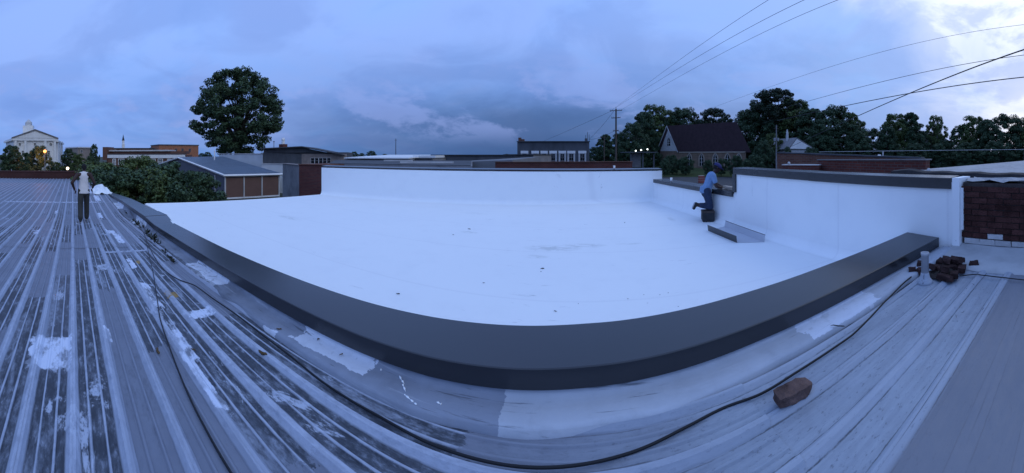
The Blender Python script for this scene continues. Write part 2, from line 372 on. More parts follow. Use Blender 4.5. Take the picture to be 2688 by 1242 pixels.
    # hand-brushed patches: (x, y, half-length, half-width, colour)
    edge = n.M('MULTIPLY', n.M('SUBTRACT', n.noise(9, 5, 0.65, None, 0.4), 0.5), 1.1)
    hole = n.ramp(n.noise(5.5, 5, 0.65, n.vec((0.8, 1.6, 1))), [(0.40, 0.25), (0.52, 1.0)])
    def patch(col, px, py, lx, ly, c, amt=0.95):
        q = U(px, py)
        ex = n.M('DIVIDE', n.M('ABSOLUTE', n.M('SUBTRACT', x, q.x)), lx); ey = n.M('DIVIDE', n.M('ABSOLUTE', n.M('SUBTRACT', y, q.y)), ly)
        m = n.ramp(n.M('ADD', n.M('MAXIMUM', ex, ey), edge), [(0.86, 1.0), (0.98, 0.0)])
        return n.mix(n.M('MULTIPLY', n.M('MULTIPLY', m, hole), amt), col, c)
    W = (0.66, 0.67, 0.70); R = (0.33, 0.19, 0.04)
    for a in ((132, 925, .24, .17, W), (530, 1000, .34, .045, W), (478, 900, .30, .05, W), (395, 770, .45, .05, W), (345, 690, .30, .05, W), (310, 625, .55, .07, W), (290, 610, .28, .12, W),
              (520, 825, .10, .14, W), (262, 565, .5, .07, W), (282, 880, .12, .03, W), (255, 520, 1.0, .13, W), (235, 500, 1.6, .10, W), (98, 610, .35, .05, W), (148, 557, .3, .05, W), (140, 531, .15, 2.3, (0.50, 0.51, 0.54)), (330, 660, .06, .45, (0.42, 0.43, 0.46)), (690, 800, .25, .10, (0.40, 0.41, 0.44)),
              (450, 775, .09, .07, R), (362, 688, .10, .035, R)):
        col = patch(col, *a)
    col = n.mix(1.0, col, (0.98, 1.05, 1.18), 'MULTIPLY')
    n.set('Base Color', col); n.set('Roughness', n.ramp(fine, [(0.3, 0.42), (0.7, 0.75)])); n.set('Specular IOR Level', 0.35)
    n.bump(n.M('ADD', n.M('MULTIPLY', fine, 0.7), n.M('MULTIPLY', grain, 0.3)), 0.35, 0.008)
    return n.m
def coping_mat():
    n = NT('charcoal_coping'); f = n.noise(1.2, 5, 0.6); s = n.noise(2.0, 5, 0.6, n.vec((0.3, 5, 5))); g = n.noise(180, 2, 0.5)
    c = n.ramp(n.M('ADD', n.M('MULTIPLY', f, 0.5), n.M('MULTIPLY', s, 0.5)), [(0.35, (0.022, 0.023, 0.027)), (0.65, (0.029, 0.030, 0.035))])
    dust = n.ramp(n.noise(26, 5, 0.75), [(0.70, 0.0), (0.84, 0.35)])
    n.set('Base Color', n.mix(dust, c, (0.12, 0.12, 0.13))); n.set('Roughness', n.ramp(s, [(0.3, 0.23), (0.7, 0.27)])); n.set('Specular IOR Level', 0.62)
    n.bump(n.M('ADD', n.M('MULTIPLY', n.noise(0.9, 2, 0.4), 1.0), n.M('MULTIPLY', g, 0.01)), 0.06, 0.03)
    return n.m
def brick_mat(name, c1, c2, mortar, scale=1.0, axis='x', fade=0.0):
    n = NT(name); x, y, z = n.xyz()
    cv = n.N.new('ShaderNodeCombineXYZ'); n.set(cv.inputs[0], n.M('ADD', x, y) if axis == 'x' else n.M('SUBTRACT', y, x)); n.set(cv.inputs[1], z)
    t = n.N.new('ShaderNodeTexBrick'); n.L.new(cv.outputs[0], t.inputs['Vector']); t.inputs['Scale'].default_value = 1.0
    t.inputs['Brick Width'].default_value = 0.21*scale; t.inputs['Row Height'].default_value = 0.075*scale; t.inputs['Mortar Size'].default_value = 0.008*scale
    t.inputs['Color1'].default_value = (*c1, 1); t.inputs['Color2'].default_value = (*c2, 1); t.inputs['Mortar'].default_value = (*mortar, 1)
    v = n.noise(0.8, 5, 0.6); w = n.noise(5, 4, 0.6, n.vec((1, 1, 0.25)))
    c = n.mix(n.ramp(v, [(0.35, 0.0), (0.75, 0.55)]), t.outputs[0], tuple(q*0.45 for q in c1))
    c = n.mix(n.ramp(w, [(0.6, 0.0), (0.8, 0.35)]), c, mortar)
    n.set('Base Color', c); n.set('Roughness', 0.9); n.set('Specular IOR Level', 0.15); n.bump(t.outputs['Fac'], -0.4, 0.01)
    return n.m
def leaf_mat(name, col, var=0.5):
    n = NT(name); oi = n.N.new('ShaderNodeNewGeometry').outputs['Random Per Island']
    f = n.noise(0.9, 3, 0.6)
    c = n.ramp(n.M('ADD', n.M('MULTIPLY', oi, 0.5), n.M('MULTIPLY', f, 0.5)), [(0.25, tuple(q*(1-var) for q in col)), (0.5, col), (0.8, tuple(q*(1+var) for q in col))])
    n.set('Base Color', c); n.set('Roughness', 0.6); n.set('Specular IOR Level', 0.25)
    return n.m

m_mem = membrane_mat(); m_memw = membrane_mat('white_wall_membrane', 1.075); m_flash = flashing_mat(); m_roof = roof_mat(); m_coping = coping_mat()  # wall membrane is a lightened copy: missing light on the walls put into colour
m_cable = simple('black_rubber', (0.012, 0.012, 0.014), 0.5, 0.2, 20)
m_galv = simple('galvanised', (0.46, 0.47, 0.49), 0.55, 0.2, 4)
m_pale = simple('pale_worn_membrane', (0.40, 0.415, 0.43), 0.8, 0.25, 3.0, 0.4, 14)
m_rubbrick = simple('sooty_brick', (0.060, 0.035, 0.033), 0.95, 0.55, 9, 0.7, 40, perobj=0.35, spec=0.1)
m_sheet = simple('sheet_metal_back', (0.50, 0.52, 0.57), 0.42, 0.12, 2)
m_brick = simple('red_brick', (0.085, 0.036, 0.031), 0.92, 0.6, 7, 0.8, 40, perobj=0.30, spec=0.1)
m_brickw = simple('whitewashed_brick', (0.50, 0.50, 0.50), 0.85, 0.3, 6, 0.5, 30, perobj=0.15)
m_mortar = simple('mortar', (0.060, 0.050, 0.048), 0.95, 0.4, 8, 0.6, 30)
m_rubble = simple('pale_rubble', (0.42, 0.41, 0.40), 0.95, 0.35, 7, 0.8, 25)
m_tar = simple('torn_roofing', (0.030, 0.028, 0.030), 0.8, 0.5, 6, 0.6, 20)
m_bwall = brick_mat('red_brick_wall', (0.155, 0.047, 0.036), (0.105, 0.034, 0.030), (0.11, 0.09, 0.085))
m_bwall2 = brick_mat('brown_brick_wall', (0.19, 0.085, 0.055), (0.13, 0.055, 0.04), (0.16, 0.13, 0.12))
m_orangeb = brick_mat('orange_brick_wall', (0.42, 0.155, 0.075), (0.34, 0.12, 0.06), (0.30, 0.22, 0.18), 2.0)
m_churchb = brick_mat('tan_stone_wall', (0.29, 0.20, 0.14), (0.21, 0.145, 0.10), (0.12, 0.10, 0.09), 2.4)
m_stone = simple('tan_stone_trim', (0.33, 0.28, 0.23), 0.9, 0.25, 3)
m_stucco = simple('grey_stucco', (0.20, 0.195, 0.20), 0.9, 0.35, 1.6, 0.4, 12)
m_darkst = simple('dark_slate_paint', (0.085, 0.092, 0.105), 0.85, 0.3, 1.2, 0.3, 8, stretch=(1, 1, 0.3))
m_tan = simple('tan_siding', (0.26, 0.22, 0.20), 0.85, 0.3, 1.5)
m_white = simple('white_paint', (0.74, 0.74, 0.73), 0.6, 0.12, 2.0)
m_greyw = simple('weathered_white', (0.50, 0.50, 0.50), 0.8, 0.25, 2.0)
m_blueroof = simple('blue_grey_metal_roof', (0.25, 0.30, 0.36), 0.42, 0.2, 1.0, metal=0.2)
m_palecor = simple('pale_corrugated_metal', (0.52, 0.56, 0.60), 0.5, 0.15, 0.8)
m_brownp = simple('brown_panel', (0.155, 0.090, 0.075), 0.6, 0.15, 1.0)
m_bluep = simple('slate_panel', (0.090, 0.095, 0.120), 0.6, 0.15, 1.0)
m_shingle = simple('brown_shingle', (0.046, 0.027, 0.032), 0.9, 0.35, 5, 0.5, 14)
m_darkroof = simple('dark_membrane_roof', (0.060, 0.063, 0.070), 0.8, 0.4, 0.7)
m_greyroof = simple('grey_gravel_roof', (0.17, 0.175, 0.185), 0.9, 0.3, 0.6, 0.4, 10)
m_glass = simple('dark_glass', (0.012, 0.014, 0.018), 0.08, 0.2, 1.0, spec=0.6)
m_asphalt = simple('asphalt', (0.065, 0.065, 0.068), 0.9, 0.25, 0.8, 0.4, 20)
m_grass = simple('grass', (0.055, 0.075, 0.024), 0.95, 0.4, 0.7, 0.6, 10)
m_ground = simple('ground_soil', (0.055, 0.058, 0.040), 0.95, 0.4, 0.15, 0.4, 6)
m_bark = simple('bark', (0.050, 0.042, 0.036), 0.95, 0.4, 6, 0.6, 20)
m_pole = simple('weathered_pole_wood', (0.085, 0.070, 0.058), 0.9, 0.3, 5)
m_leafA = leaf_mat('leaf_dark', (0.046, 0.082, 0.040)); m_leafB = leaf_mat('leaf_mid', (0.075, 0.110, 0.036)); m_leafC = leaf_mat('leaf_pine', (0.028, 0.048, 0.028))
m_skin = simple('skin_dark', (0.042, 0.022, 0.018), 0.55, 0.15, 8)
m_hair = simple('hair_black', (0.010, 0.009, 0.009), 0.8, 0.3, 30)
m_tank = simple('white_cotton', (0.66, 0.63, 0.62), 0.9, 0.12, 6, 0.3, 25)
m_trous = simple('dark_olive_trousers', (0.042, 0.044, 0.042), 0.9, 0.3, 8, 0.3, 25)
m_denim = simple('blue_denim', (0.026, 0.040, 0.078), 0.9, 0.35, 9, 0.3, 30)
m_tee = simple('light_blue_cotton', (0.17, 0.28, 0.46), 0.9, 0.12, 6, 0.3, 25)
m_cap = simple('navy_cap', (0.03, 0.035, 0.13), 0.8, 0.15, 8)
m_shoe = simple('dark_shoe', (0.020, 0.020, 0.022), 0.6, 0.3, 8)
m_sole = simple('grey_sole', (0.36, 0.36, 0.37), 0.8, 0.15, 8)
m_box = simple('charcoal_block', (0.030, 0.032, 0.036), 0.8, 0.3, 8, 0.3, 30)
m_lumber = simple('raw_lumber', (0.46, 0.40, 0.33), 0.8, 0.2, 4, stretch=(0.3, 4, 4))
m_cup = simple('cup_white', (0.78, 0.77, 0.76), 0.5, 0.05, 4)
m_teal = simple('teal_cloth', (0.05, 0.16, 0.18), 0.9, 0.2, 10)
m_weed = leaf_mat('weed_leaf', (0.020, 0.024, 0.014)); m_dead = simple('dead_leaf_brown', (0.10, 0.065, 0.03), 0.9, 0.4, 30)
m_copper = simple('dark_spire_slate', (0.035, 0.042, 0.055), 0.7, 0.2, 2)
m_insul = simple('grey_ceramic', (0.30, 0.31, 0.33), 0.5, 0.1, 4)
m_amber = emit('amber_lamp', (1.0, 0.36, 0.10), 3.2); m_lampw = emit('white_lamp', (1.0, 0.80, 0.55), 5.0); m_lampc = emit('cool_lamp', (0.95, 1.0, 0.96), 3.0)

# ---------------------------------------------------------------- ground, roads, lawn
struct(MB().add([(-900,-900,0),(900,-900,0),(900,900,0),(-900,900,0)], [(0,1,2,3)]), 'ground', m_ground)
def gpoly(pts, z, name, mat):
    mb = MB(); mb.add([(p.x, p.y, z) for p in pts], [tuple(range(len(pts)))]); return struct(mb, name, mat)
gpoly([G(2060, 40), G(2060, 78), G(1640, 78), G(1300, 70), G(1300, 24), G(1700, 24)], 0.004, 'road', m_asphalt)
gpoly([G(620, 30), G(620, 62), G(130, 70), G(60, 55), G(200, 30)], 0.005, 'courtyard_pavement', m_asphalt)
mb = MB(); rows = []
for r, z in ((77, 0.01), (84, 0.5), (92, 1.4), (104, 1.7), (170, 1.7), (190, 0.0)):
    rows.append([tuple(G(px, r, z + (0.15*math.sin(px*0.03+r) if 80 < r < 180 else 0))) for px in range(1640, 2300, 30)])
mb.loft(rows, cap=False, closed=False); struct(mb, 'lawn', m_grass, True)

# ---------------------------------------------------------------- the ribbed metal roof underfoot
PITCH = 0.275
def interp(X, tab): return float(np.interp(X, [t[0] for t in tab], [t[1] for t in tab]))
OUT_Y = [(-17.2,1.86),(-13,1.90),(-8.4,1.90),(-7.45,1.92),(-4.5,1.87),(-3.4,1.85),(-2.25,1.815),(-1.44,1.79),(-0.9,1.79),(-0.3,1.81),(0.25,1.84),(0.7,1.87),(1.2,1.90),(1.7,1.91),(2.6,1.92),(3.9,1.88)]
IN_Y = [(-17.2,2.14),(-13,2.38),(-10.4,2.44),(-8.4,2.52),(-7.45,2.41),(-4.5,2.30),(-3,2.275),(-1.7,2.25),(-1.1,2.25),(-0.4,2.26),(0.3,2.285),(1.0,2.33),(1.3,2.35),(2.25,2.38),(3.9,2.38)]
HC = [(-17.2,2.03),(-13,1.80),(-10.4,1.70),(-8.4,1.63),(-7.45,1.66),(0,1.20),(3.9,1.083)]
def coping_top(X): return CAMZ - interp(X, HC)
def sheet_profile(kind=0):
    if kind == 1: return [(0.0, 0.024), (0.018, 0.023), (0.048, 0.002), (PITCH*.5, 0.0), (PITCH-0.048, 0.002), (PITCH-0.018, 0.023), (PITCH, 0.024)]
    if kind == 3: return [(0.0, 0.001), (PITCH*.5, 0.0), (PITCH-0.075, 0.001), (PITCH-0.022, 0.023), (PITCH, 0.024)]
    if kind == 2: return [(0.0, 0.001), (PITCH*.5, 0.0), (PITCH, 0.001)]
    pts = [(0.0, 0.030), (0.016, 0.030), (0.040, 0.002)]
    for c in (0.345*PITCH, (1-0.345)*PITCH): pts += [(c-0.014, 0.0), (c-0.005, 0.008), (c+0.005, 0.008), (c+0.014, 0.0)]
    pts += [(PITCH-0.040, 0.002), (PITCH-0.016, 0.030), (PITCH, 0.030)]
    return pts
metal_roof = struct(MB().box((-28, -8, 0), (3.86, 1.75, 2.8)), 'metal_roof', m_stucco)
secs = [(-27.8, -17.0), (-17.06, -10.44), (-10.5, -6.14), (-6.2, -3.0), (-3.06, 0.9), (0.84, 3.84)]
prof = sheet_profile(); meshes = []
for i, (a, b) in enumerate(secs):
    mb = MB(); rings = []; nx = 10
    for k in range(nx+1):
        X = a + (b-a)*k/nx; z0 = CAMZ - hroof(X) - 0.004*(i % 2) 
        wav = 0.003*math.sin(X*3.1) 
        rings.append([(X, y, z0+h+wav) for y, h in prof])
    mb.loft(rings, cap=False, closed=False)
    me = mb.mesh('roof_panel'); me.materials.append(m_roof); meshes.append(me)
right_meshes = []
for kind in (1, 2, 3):
    mb = MB(); rings = []
    for k in range(25):
        X = secs[5][0] + (secs[5][1]-secs[5][0])*k/24; rings.append([(X, y, CAMZ-hroof(X)-.004 + h + .003*mnoise.noise(Vector((X*2.2, y*6, kind)))) for y, h in sheet_profile(kind)])
    me = mb.loft(rings, cap=False, closed=False).mesh('roof_panel'); me.materials.append(m_roof); right_meshes.append(me)
for k in range(-28, 6):
    for i, me in enumerate(meshes):
        if i < 5 or k > -16:
            o = link('roof_panel', me if i < 5 else right_meshes[1 if k < 2 else 2 if k == 2 else 0], metal_roof); o.location = (0, k*PITCH, rnd.uniform(-.0015, .0015))
# low brick upstand closing the far end of the metal roof
mb = MB().box((-28.4, -9, 2.4), (-27.82, 1.6, 3.72)); m_bwalld = brick_mat('sooty_brick_wall', (0.085, 0.030, 0.027), (0.060, 0.024, 0.022), (0.06, 0.05, 0.05)); end_wall = thing('brick_upstand', 'low red brick upstand across the far end of the ribbed metal roof', 'wall', (-28.1, -3, 2.4))
part(mb, 'wall', m_bwalld, end_wall); part(MB().box((-28.46, -9.05, 3.722), (-27.78, 1.65, 3.80)), 'capping', m_bwalld, end_wall)

# ---------------------------------------------------------------- near parapet with charcoal coping
parapet = thing('parapet_wall', 'low curb parapet between ribbed metal roof and white roof, capped in charcoal sheet', 'parapet wall', (-3, 2.05, 3.0))
def stations(a, b, n): return [a + (b-a)*k/n for k in range(n+1)]
def coping(a, b, n, name='coping', lift=0.0):
    mb = MB(); rings = []
    for X in stations(a, b, n):
        o, i, z = interp(X, OUT_Y), interp(X, IN_Y), coping_top(X) + lift
        c = 0.006
        rings.append([(X, o, z-0.122), (X, o, z-c), (X, o+c, z), (X, i-c, z+0.012), (X, i, z+0.012-c), (X, i, z-0.10), (X, i-0.02, z-0.11), (X, o+0.02, z-0.125)])
    return mb.loft(rings)
for a, b, n, l in ((-17.2, -12.96, 8, 0.0), (-13.0, -8.38, 6, 0.004), (-8.42, -7.43, 3, 0.0), (-7.47, 3.80, 60, 0.003)):
    part(coping(a, b, n, lift=l), 'coping', m_coping, parapet)
mb = MB(); rings = []
for X in stations(-17.1, 3.80, 50):
    o, i, z = interp(X, OUT_Y)+0.024, interp(X, IN_Y)-0.024, coping_top(X)-0.06
    rings.append([(X, o, 2.7), (X, o, z), (X, i, z), (X, i, 2.7)])
part(mb.loft(rings), 'wall', m_mem, parapet)
mb = MB(); rings = []          # membrane flashing turned down on to the metal roof
for k, X in enumerate(stations(-17.1, 3.82, 240)):
    o, z, zr = interp(X, OUT_Y), coping_top(X)-0.127, CAMZ-hroof(X)
    w = 0.012*mnoise.noise(Vector((X*1.7, 0.3, 0))); w2 = 0.03*mnoise.noise(Vector((X*2.6, 5.3, 0))); lo = min(zr+0.03, z-0.02)
    rings.append([(X, o+0.018, z+0.02), (X, o+0.012, z-0.008), (X, o-0.02+w*0.5, lo+0.03*(z-lo)), (X, o-0.06+w, zr+0.034+w*0.5), (X, o-0.11+w, zr+0.034-w*0.3), (X, o-0.17+w2*.6, zr+0.036+0.4*abs(w)), (X, o-0.215+w2*.8, zr+0.034), (X, o-0.225+w2*.8, zr-0.01)])
part(mb.loft(rings, cap=False, closed=False), 'flashing', m_flash, parapet, True)

# ---------------------------------------------------------------- white membrane roof and its walls
ZF = CAMZ - 1.64
EAVE = [Vector((-10.62, 2.45)), Vector((-10.25, 5.2)), Vector((-9.62, 9.33))]
BW0, BW1 = Vector((-9.62, 9.33)), Vector((2.92, 11.28))       # back wall, inner face
RW0, RWM, RW1 = Vector((3.885, 1.62)), Vector((3.44, 6.66)), Vector((2.58, 11.23))   # right wall, inner face
floor_poly = [(-10.60, 2.40), (-9.4, 2.45), (-8.4, 2.48), (-7.45, 2.37), (-6.0, 2.1), (3.9, 2.1), (3.9, 6.7), (3.0, 11.4), (-9.62, 9.4), (-10.25, 5.2)]
struct(MB().prism(floor_poly, 2.9, ZF), 'white_roof', m_mem)
mb = MB(); rings = []                                          # rounded gravel-stop along the open eave
for k in range(25):
    t = k/24; p = EAVE[0].lerp(EAVE[1], t*2) if t < .5 else EAVE[1].lerp(EAVE[2], t*2-1)
    rings.append([(p.x+.05, p.y, ZF+.002), (p.x+.02, p.y, ZF+.012), (p.x-.03, p.y, ZF+.004), (p.x-.04, p.y, ZF-.12), (p.x+.05, p.y, ZF-.12)])
single(mb.loft(rings), 'eave_edge', m_mem, 'thin white edge along the open side of the white roof', 'roof edge')
building = struct(MB().prism([(-10.5, 1.9), (3.8, 1.9), (3.8, 6.6), (2.9, 11.3), (-9.5, 9.3)], 0, 2.88), 'building_block', m_bwall)
def wall_run(mb, a, b, th, zb, za0, za1, out=1):
    d = (b-a).normalized(); n = Vector((-d.y, d.x))*out*th
    mb.prism([(a.x, a.y), (b.x, b.y), (b.x+n.x, b.y+n.y), (a.x+n.x, a.y+n.y)] if out < 0 else [(a.x, a.y), (b.x, b.y), (b.x+n.x, b.y+n.y), (a.x+n.x, a.y+n.y)], zb, [za0, za1, za1, za0])
    return mb
def fillet(mb, a, b, nrm, z, R=0.16, n=6):
    rings = []
    for p in (a, b):
        rings.append([(p.x+nrm.x*(R-R*math.sin(PI/2*k/n))+nrm.x*0.002, p.y+nrm.y*(R-R*math.sin(PI/2*k/n))+nrm.y*0.002, z+0.002+R-R*math.cos(PI/2*k/n)) for k in range(n+1)])
    return mb.loft(rings, cap=False, closed=False)
zb0, zb1 = CAMZ-0.458, CAMZ-0.506
bd = (BW1-BW0).normalized(); bn = Vector((bd.y, -bd.x))        # inward normal (towards the camera)
back = thing('back_wall', 'long white membrane wall across the back of the white roof with dark coping', 'parapet wall', (-3.4, 10.5, ZF))
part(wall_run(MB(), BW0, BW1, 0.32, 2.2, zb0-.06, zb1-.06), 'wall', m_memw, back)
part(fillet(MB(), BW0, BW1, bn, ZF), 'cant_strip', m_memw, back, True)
for t0, t1, l in ((0, .335, 0), (.331, .668, .003), (.664, 1.0, 0)):
    a, b = BW0.lerp(BW1, t0) + bn*0.012, BW0.lerp(BW1, t1) + bn*0.012
    mb = MB(); z0, z1 = zb0+(zb1-zb0)*t0+l, zb0+(zb1-zb0)*t1+l; nn = -bn*0.36
    mb.prism([(a.x, a.y), (b.x, b.y), (b.x+nn.x, b.y+nn.y), (a.x+nn.x, a.y+nn.y)], [z0-.035, z1-.035, z1-.035, z0-.035], [z0, z1, z1+.03, z0+.03])
    part(mb, 'coping', m_coping, back)
right = thing('side_wall', 'white membrane side wall with charcoal coping, one stretch cut down low', 'parapet wall', (3.5, 6.5, ZF))
def inward(a, b): d = (b-a).normalized(); return Vector((-d.y, d.x))
rn0, rn1 = inward(RW0, RWM), inward(RWM, RW1)
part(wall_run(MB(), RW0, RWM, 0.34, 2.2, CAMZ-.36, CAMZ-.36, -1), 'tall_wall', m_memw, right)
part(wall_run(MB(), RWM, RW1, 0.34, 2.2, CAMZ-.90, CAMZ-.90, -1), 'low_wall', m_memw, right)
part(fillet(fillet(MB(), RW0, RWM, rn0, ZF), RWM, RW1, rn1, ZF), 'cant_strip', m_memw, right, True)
def coping_run(a, b, nrm, zt, drop, th=0.34, over=0.035):
    p, q = a + nrm*over, b + nrm*over; w = -nrm*(th+2*over); c = 0.006
    rings = []
    for e in (p, q):
        def pt(u, z): return (e.x + w.x*u, e.y + w.y*u, z)
        rings.append([pt(0, zt-drop), pt(0, zt-c), pt(.02, zt), pt(.98, zt+.008), pt(1, zt-c), pt(1, zt-drop)])
    return MB().loft(rings)
rdir = (RWM-RW0).normalized()
part(coping_run(RW0 + rdir*0.12, RW0.lerp(RWM, .52), rn0, CAMZ-.300, .145), 'coping', m_coping, right)
part(coping_run(RW0.lerp(RWM, .512), RWM, rn0, CAMZ-.297, .145), 'coping', m_coping, right)
l0, l1 = RWM.lerp(RW1, 0.006), RWM.lerp(RW1, .97)
part(coping_run(l0, l1, rn1, CAMZ-.850, .120, .34, .06), 'low_coping', m_coping, right)
a = RWM + rn0*0.045 - rdir*0.10; b = RWM + rdir*0.012 + rn0*0.045; w = -rn0*0.43
part(MB().prism([(a.x, a.y), (b.x, b.y), (b.x+w.x, b.y+w.y), (a.x+w.x, a.y+w.y)][::-1] if False else [(b.x, b.y), (a.x, a.y), (a.x+w.x, a.y+w.y), (b.x+w.x, b.y+w.y)], CAMZ-.855, CAMZ-.447), 'end_flashing', m_coping, right)
e0 = RW0 - rdir*0.004
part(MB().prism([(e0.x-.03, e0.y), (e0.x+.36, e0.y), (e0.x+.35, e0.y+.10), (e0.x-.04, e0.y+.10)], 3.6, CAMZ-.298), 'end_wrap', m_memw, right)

# exposed brick stretch beside the metal roof, each brick its own piece
BX = 3.93
brickwall = thing('brick_wall', 'exposed dark red brick wall rising beside the metal roof, lowest course whitewashed', 'brick wall', (BX, 0.4, 3.9))
part(MB().box((BX+0.012, -1.6, 3.4), (BX+0.70, 1.60, CAMZ-.36)), 'mortar_core', m_mortar, brickwall)
bm_full = MB()
def brick_piece(L, seed, H=0.063):
    r = random.Random(seed); mb = MB(); j = lambda s=0.004: r.uniform(-s, s)
    vs = [(x*0.05+j(.003), y*L/2+j(), z*H/2+j(.003)) for z in (-1, 1) for x, y in ((-1,-1),(1,-1),(1,1),(-1,1))]
    mb.add(vs, [(0,3,2,1),(4,5,6,7),(0,1,5,4),(1,2,6,5),(2,3,7,6),(3,0,4,7)]); me = mb.mesh('brick'); return me
bmesh_s = [brick_piece(0.20, s) for s in range(4)]; bmesh_h = brick_piece(0.095, 9)
for me in bmesh_s + [bmesh_h]: me.materials.append(m_brick)
bmesh_w = []
for s in range(3):
    me = brick_piece(0.20, 20+s); me.materials.append(m_brickw); bmesh_w.append(me)
course = 0
zc = CAMZ - 1.115
while zc < CAMZ - 0.40:
    yb = 1.47 + (0.105 if course % 2 else 0.0)
    if course % 2: pass
    n = 0
    while yb > -1.4:
        white = course == 0 or (course == 1 and rnd.random() < 0.25)
        if course >= 9 and rnd.random() < 0.10: yb -= 0.21; continue
        o = link('brick', rnd.choice(bmesh_w if white else bmesh_s), brickwall)
        o.location = (BX + 0.045 + rnd.uniform(-.006, .006) - BX, yb - 0.4 + rnd.uniform(-.003, .003), zc - 3.9)
        o.rotation_euler = (rnd.uniform(-.012, .012), 0, rnd.uniform(-.012, .012)); yb -= 0.21
    course += 1; zc += 0.075
mb = MB(); rings = []
for k in range(30):
    Y = 1.72 - k*0.115; w = .012*mnoise.noise(Vector((Y*2.3, 2.2, 0))); zr = CAMZ-hroof(3.5)
    rings.append([(BX+.012, Y, CAMZ-1.155+w), (BX-.03, Y, CAMZ-1.165+w), (BX-.14, Y, zr+.05+w), (BX-.36+3*w, Y, zr+.036), (BX-.62+4*w, Y, CAMZ-hroof(3.31)+.037), (BX-.66+4*w, Y, CAMZ-hroof(3.27)+.0)])
part(mb.loft(rings, cap=False, closed=False), 'flashing', m_pale, brickwall, True)
mb = MB()                                                       # plaster return between wrap and bricks
part(MB().box((BX-.018, 1.585, CAMZ-.98), (BX+.03, 1.70, CAMZ-.43)), 'plaster_return', m_mem, brickwall)
# broken wall head: rubble, torn felt
mb = MB(); r2 = random.Random(4); rows = []
for i in range(26):
    Y = 1.60 - i*0.13; row = []
    for k in range(9):
        X = BX+0.02 + k*0.09; row.append((X + r2.uniform(-.02,.02), Y + r2.uniform(-.03,.03), CAMZ-.355 + r2.uniform(0,.05)*(1 if k < 7 else .3)))
    rows.append(row)
part(mb.loft(rows, cap=False, closed=False), 'rubble_head', m_rubble, brickwall)
mb = MB(); rows = []
for i in range(40):
    Y = 3.2 - i*0.13; w = 0.10*mnoise.noise(Vector((Y*1.9, 0, 1)))
    rows.append([(BX+.64+w, Y, CAMZ-.37), (BX+.68+w, Y, CAMZ-.28+.4*w), (BX+.80+w*.4, Y, CAMZ-.26+.5*w), (BX+1.0, Y, CAMZ-.30), (BX+1.06, Y, CAMZ-.42)])
single(mb.loft(rows, cap=False, closed=False), 'torn_felt', m_tar, 'ragged black roofing felt curling behind the broken brick wall head', 'roofing felt')
r2 = random.Random(8)
lump = []
for v in range(3):
    mb = MB(); mb.ball((0,0,0), 0.022, 7, 4, (1.3, .9, .7)); mb.v = [tuple(c + r2.uniform(-.006,.006) for c in p) for p in mb.v]; me = mb.mesh('mortar_lump'); me.materials.append(m_brickw); lump.append(me)
for k in range(22):
    q = P(r2.uniform(2478, 2512), r2.uniform(468, 482), r2.uniform(4.25, 4.5))
    o = link('mortar_lump', r2.choice(lump)); o.location = (q.x, q.y, max(q.z, CAMZ-.37) if k % 3 else CAMZ-.33); o.location.x = max(o.location.x, BX+.05); o.location.y = min(o.location.y, 1.78)
    o.rotation_euler = (r2.uniform(0,3), r2.uniform(0,3), r2.uniform(0,3)); o.scale = [r2.uniform(.5, 1.0)]*3
    tag(o, 'small pale mortar crumb lying on the broken wall head by the coping end', 'mortar lump', 'mortar crumbs beside the coping end')

# ---------------------------------------------------------------- neighbours' roofs on the right
def lowbuilding(name, label, poly, z1, mwall, mroof, par=0.0, cat='building'):
    c = sum((Vector((p[0], p[1], 0)) for p in poly), Vector())/len(poly); t = thing(name, label, cat, (c.x, c.y, 0))
    part(MB().prism(poly, 0, z1), 'wall', mwall, t); 
    part(MB().prism([(c.x+(p[0]-c.x)*.985, c.y+(p[1]-c.y)*.985) for p in poly], z1+.002, z1+.03), 'roof', mroof, t)
    if par:
        n = len(poly)
        for i in range(n):
            a, b = Vector(poly[i][:2]), Vector(poly[(i+1) % n][:2]); d = (b-a).normalized(); nn = Vector((-d.y, d.x))*0.25
            part(MB().prism([(a.x,a.y),(b.x,b.y),(b.x+nn.x,b.y+nn.y),(a.x+nn.x,a.y+nn.y)], z1+.001, z1+par+rnd.uniform(0,.01)), 'parapet', mwall, t)
    return t
def gp(px, r): q = G(px, r); return (q.x, q.y)
lowbuilding('flat_roof_building', 'flat pale grey roof stretching beyond the broken brick wall', [(5.0, -6), (24, -6), (24, 4.2), (7.15, 4.2), (5.0, 3.0)], CAMZ-.40, m_bwall, m_rubble)
wallA = thing('brick_parapet', 'long dark red brick parapet with worn pale cap behind the charcoal coped side wall', 'brick wall', (7.0, 5.6, 0))
a, b = G(2430, 8.05), G(2146, 10.5)
part(MB().prism([(a.x,a.y),(a.x+.4,a.y+.1),(b.x+.4,b.y+.1),(b.x,b.y)], 0, [zat(421,8.05)]*2+[zat(421,10.5)]*2), 'wall', m_bwall, wallA)
part(MB().prism([(a.x-.03,a.y-.03),(a.x+.43,a.y+.05),(b.x+.43,b.y+.1),(b.x-.03,b.y)], [zat(421,8.05)+.002]*2+[zat(421,10.5)+.002]*2, [zat(421,8.05)+.035]*2+[zat(421,10.5)+.035]*2), 'capping', m_stucco, wallA)
part(MB().prism([(a.x-.35,a.y-.9),(a.x+.02,a.y-.9),(a.x+.05,a.y-.02),(a.x-.05,a.y-.02)], 0, CAMZ-.38), 'buttress', m_tar, wallA)
wallB = thing('brick_parapet', 'taller red brick parapet standing behind the pale capped brick parapet, thin dark cap', 'brick wall', (9.4, 9, 0))
a, b, c = G(2420, 12.0), G(2150, 13.6), G(2040, 15.6)
part(MB().prism([(a.x,a.y),(a.x+.35,a.y+.1),(c.x+.4,c.y+.2),(c.x,c.y)], 0, [zat(417,12)]*2+[zat(402,15.6)]*2), 'wall', m_bwall2, wallB)
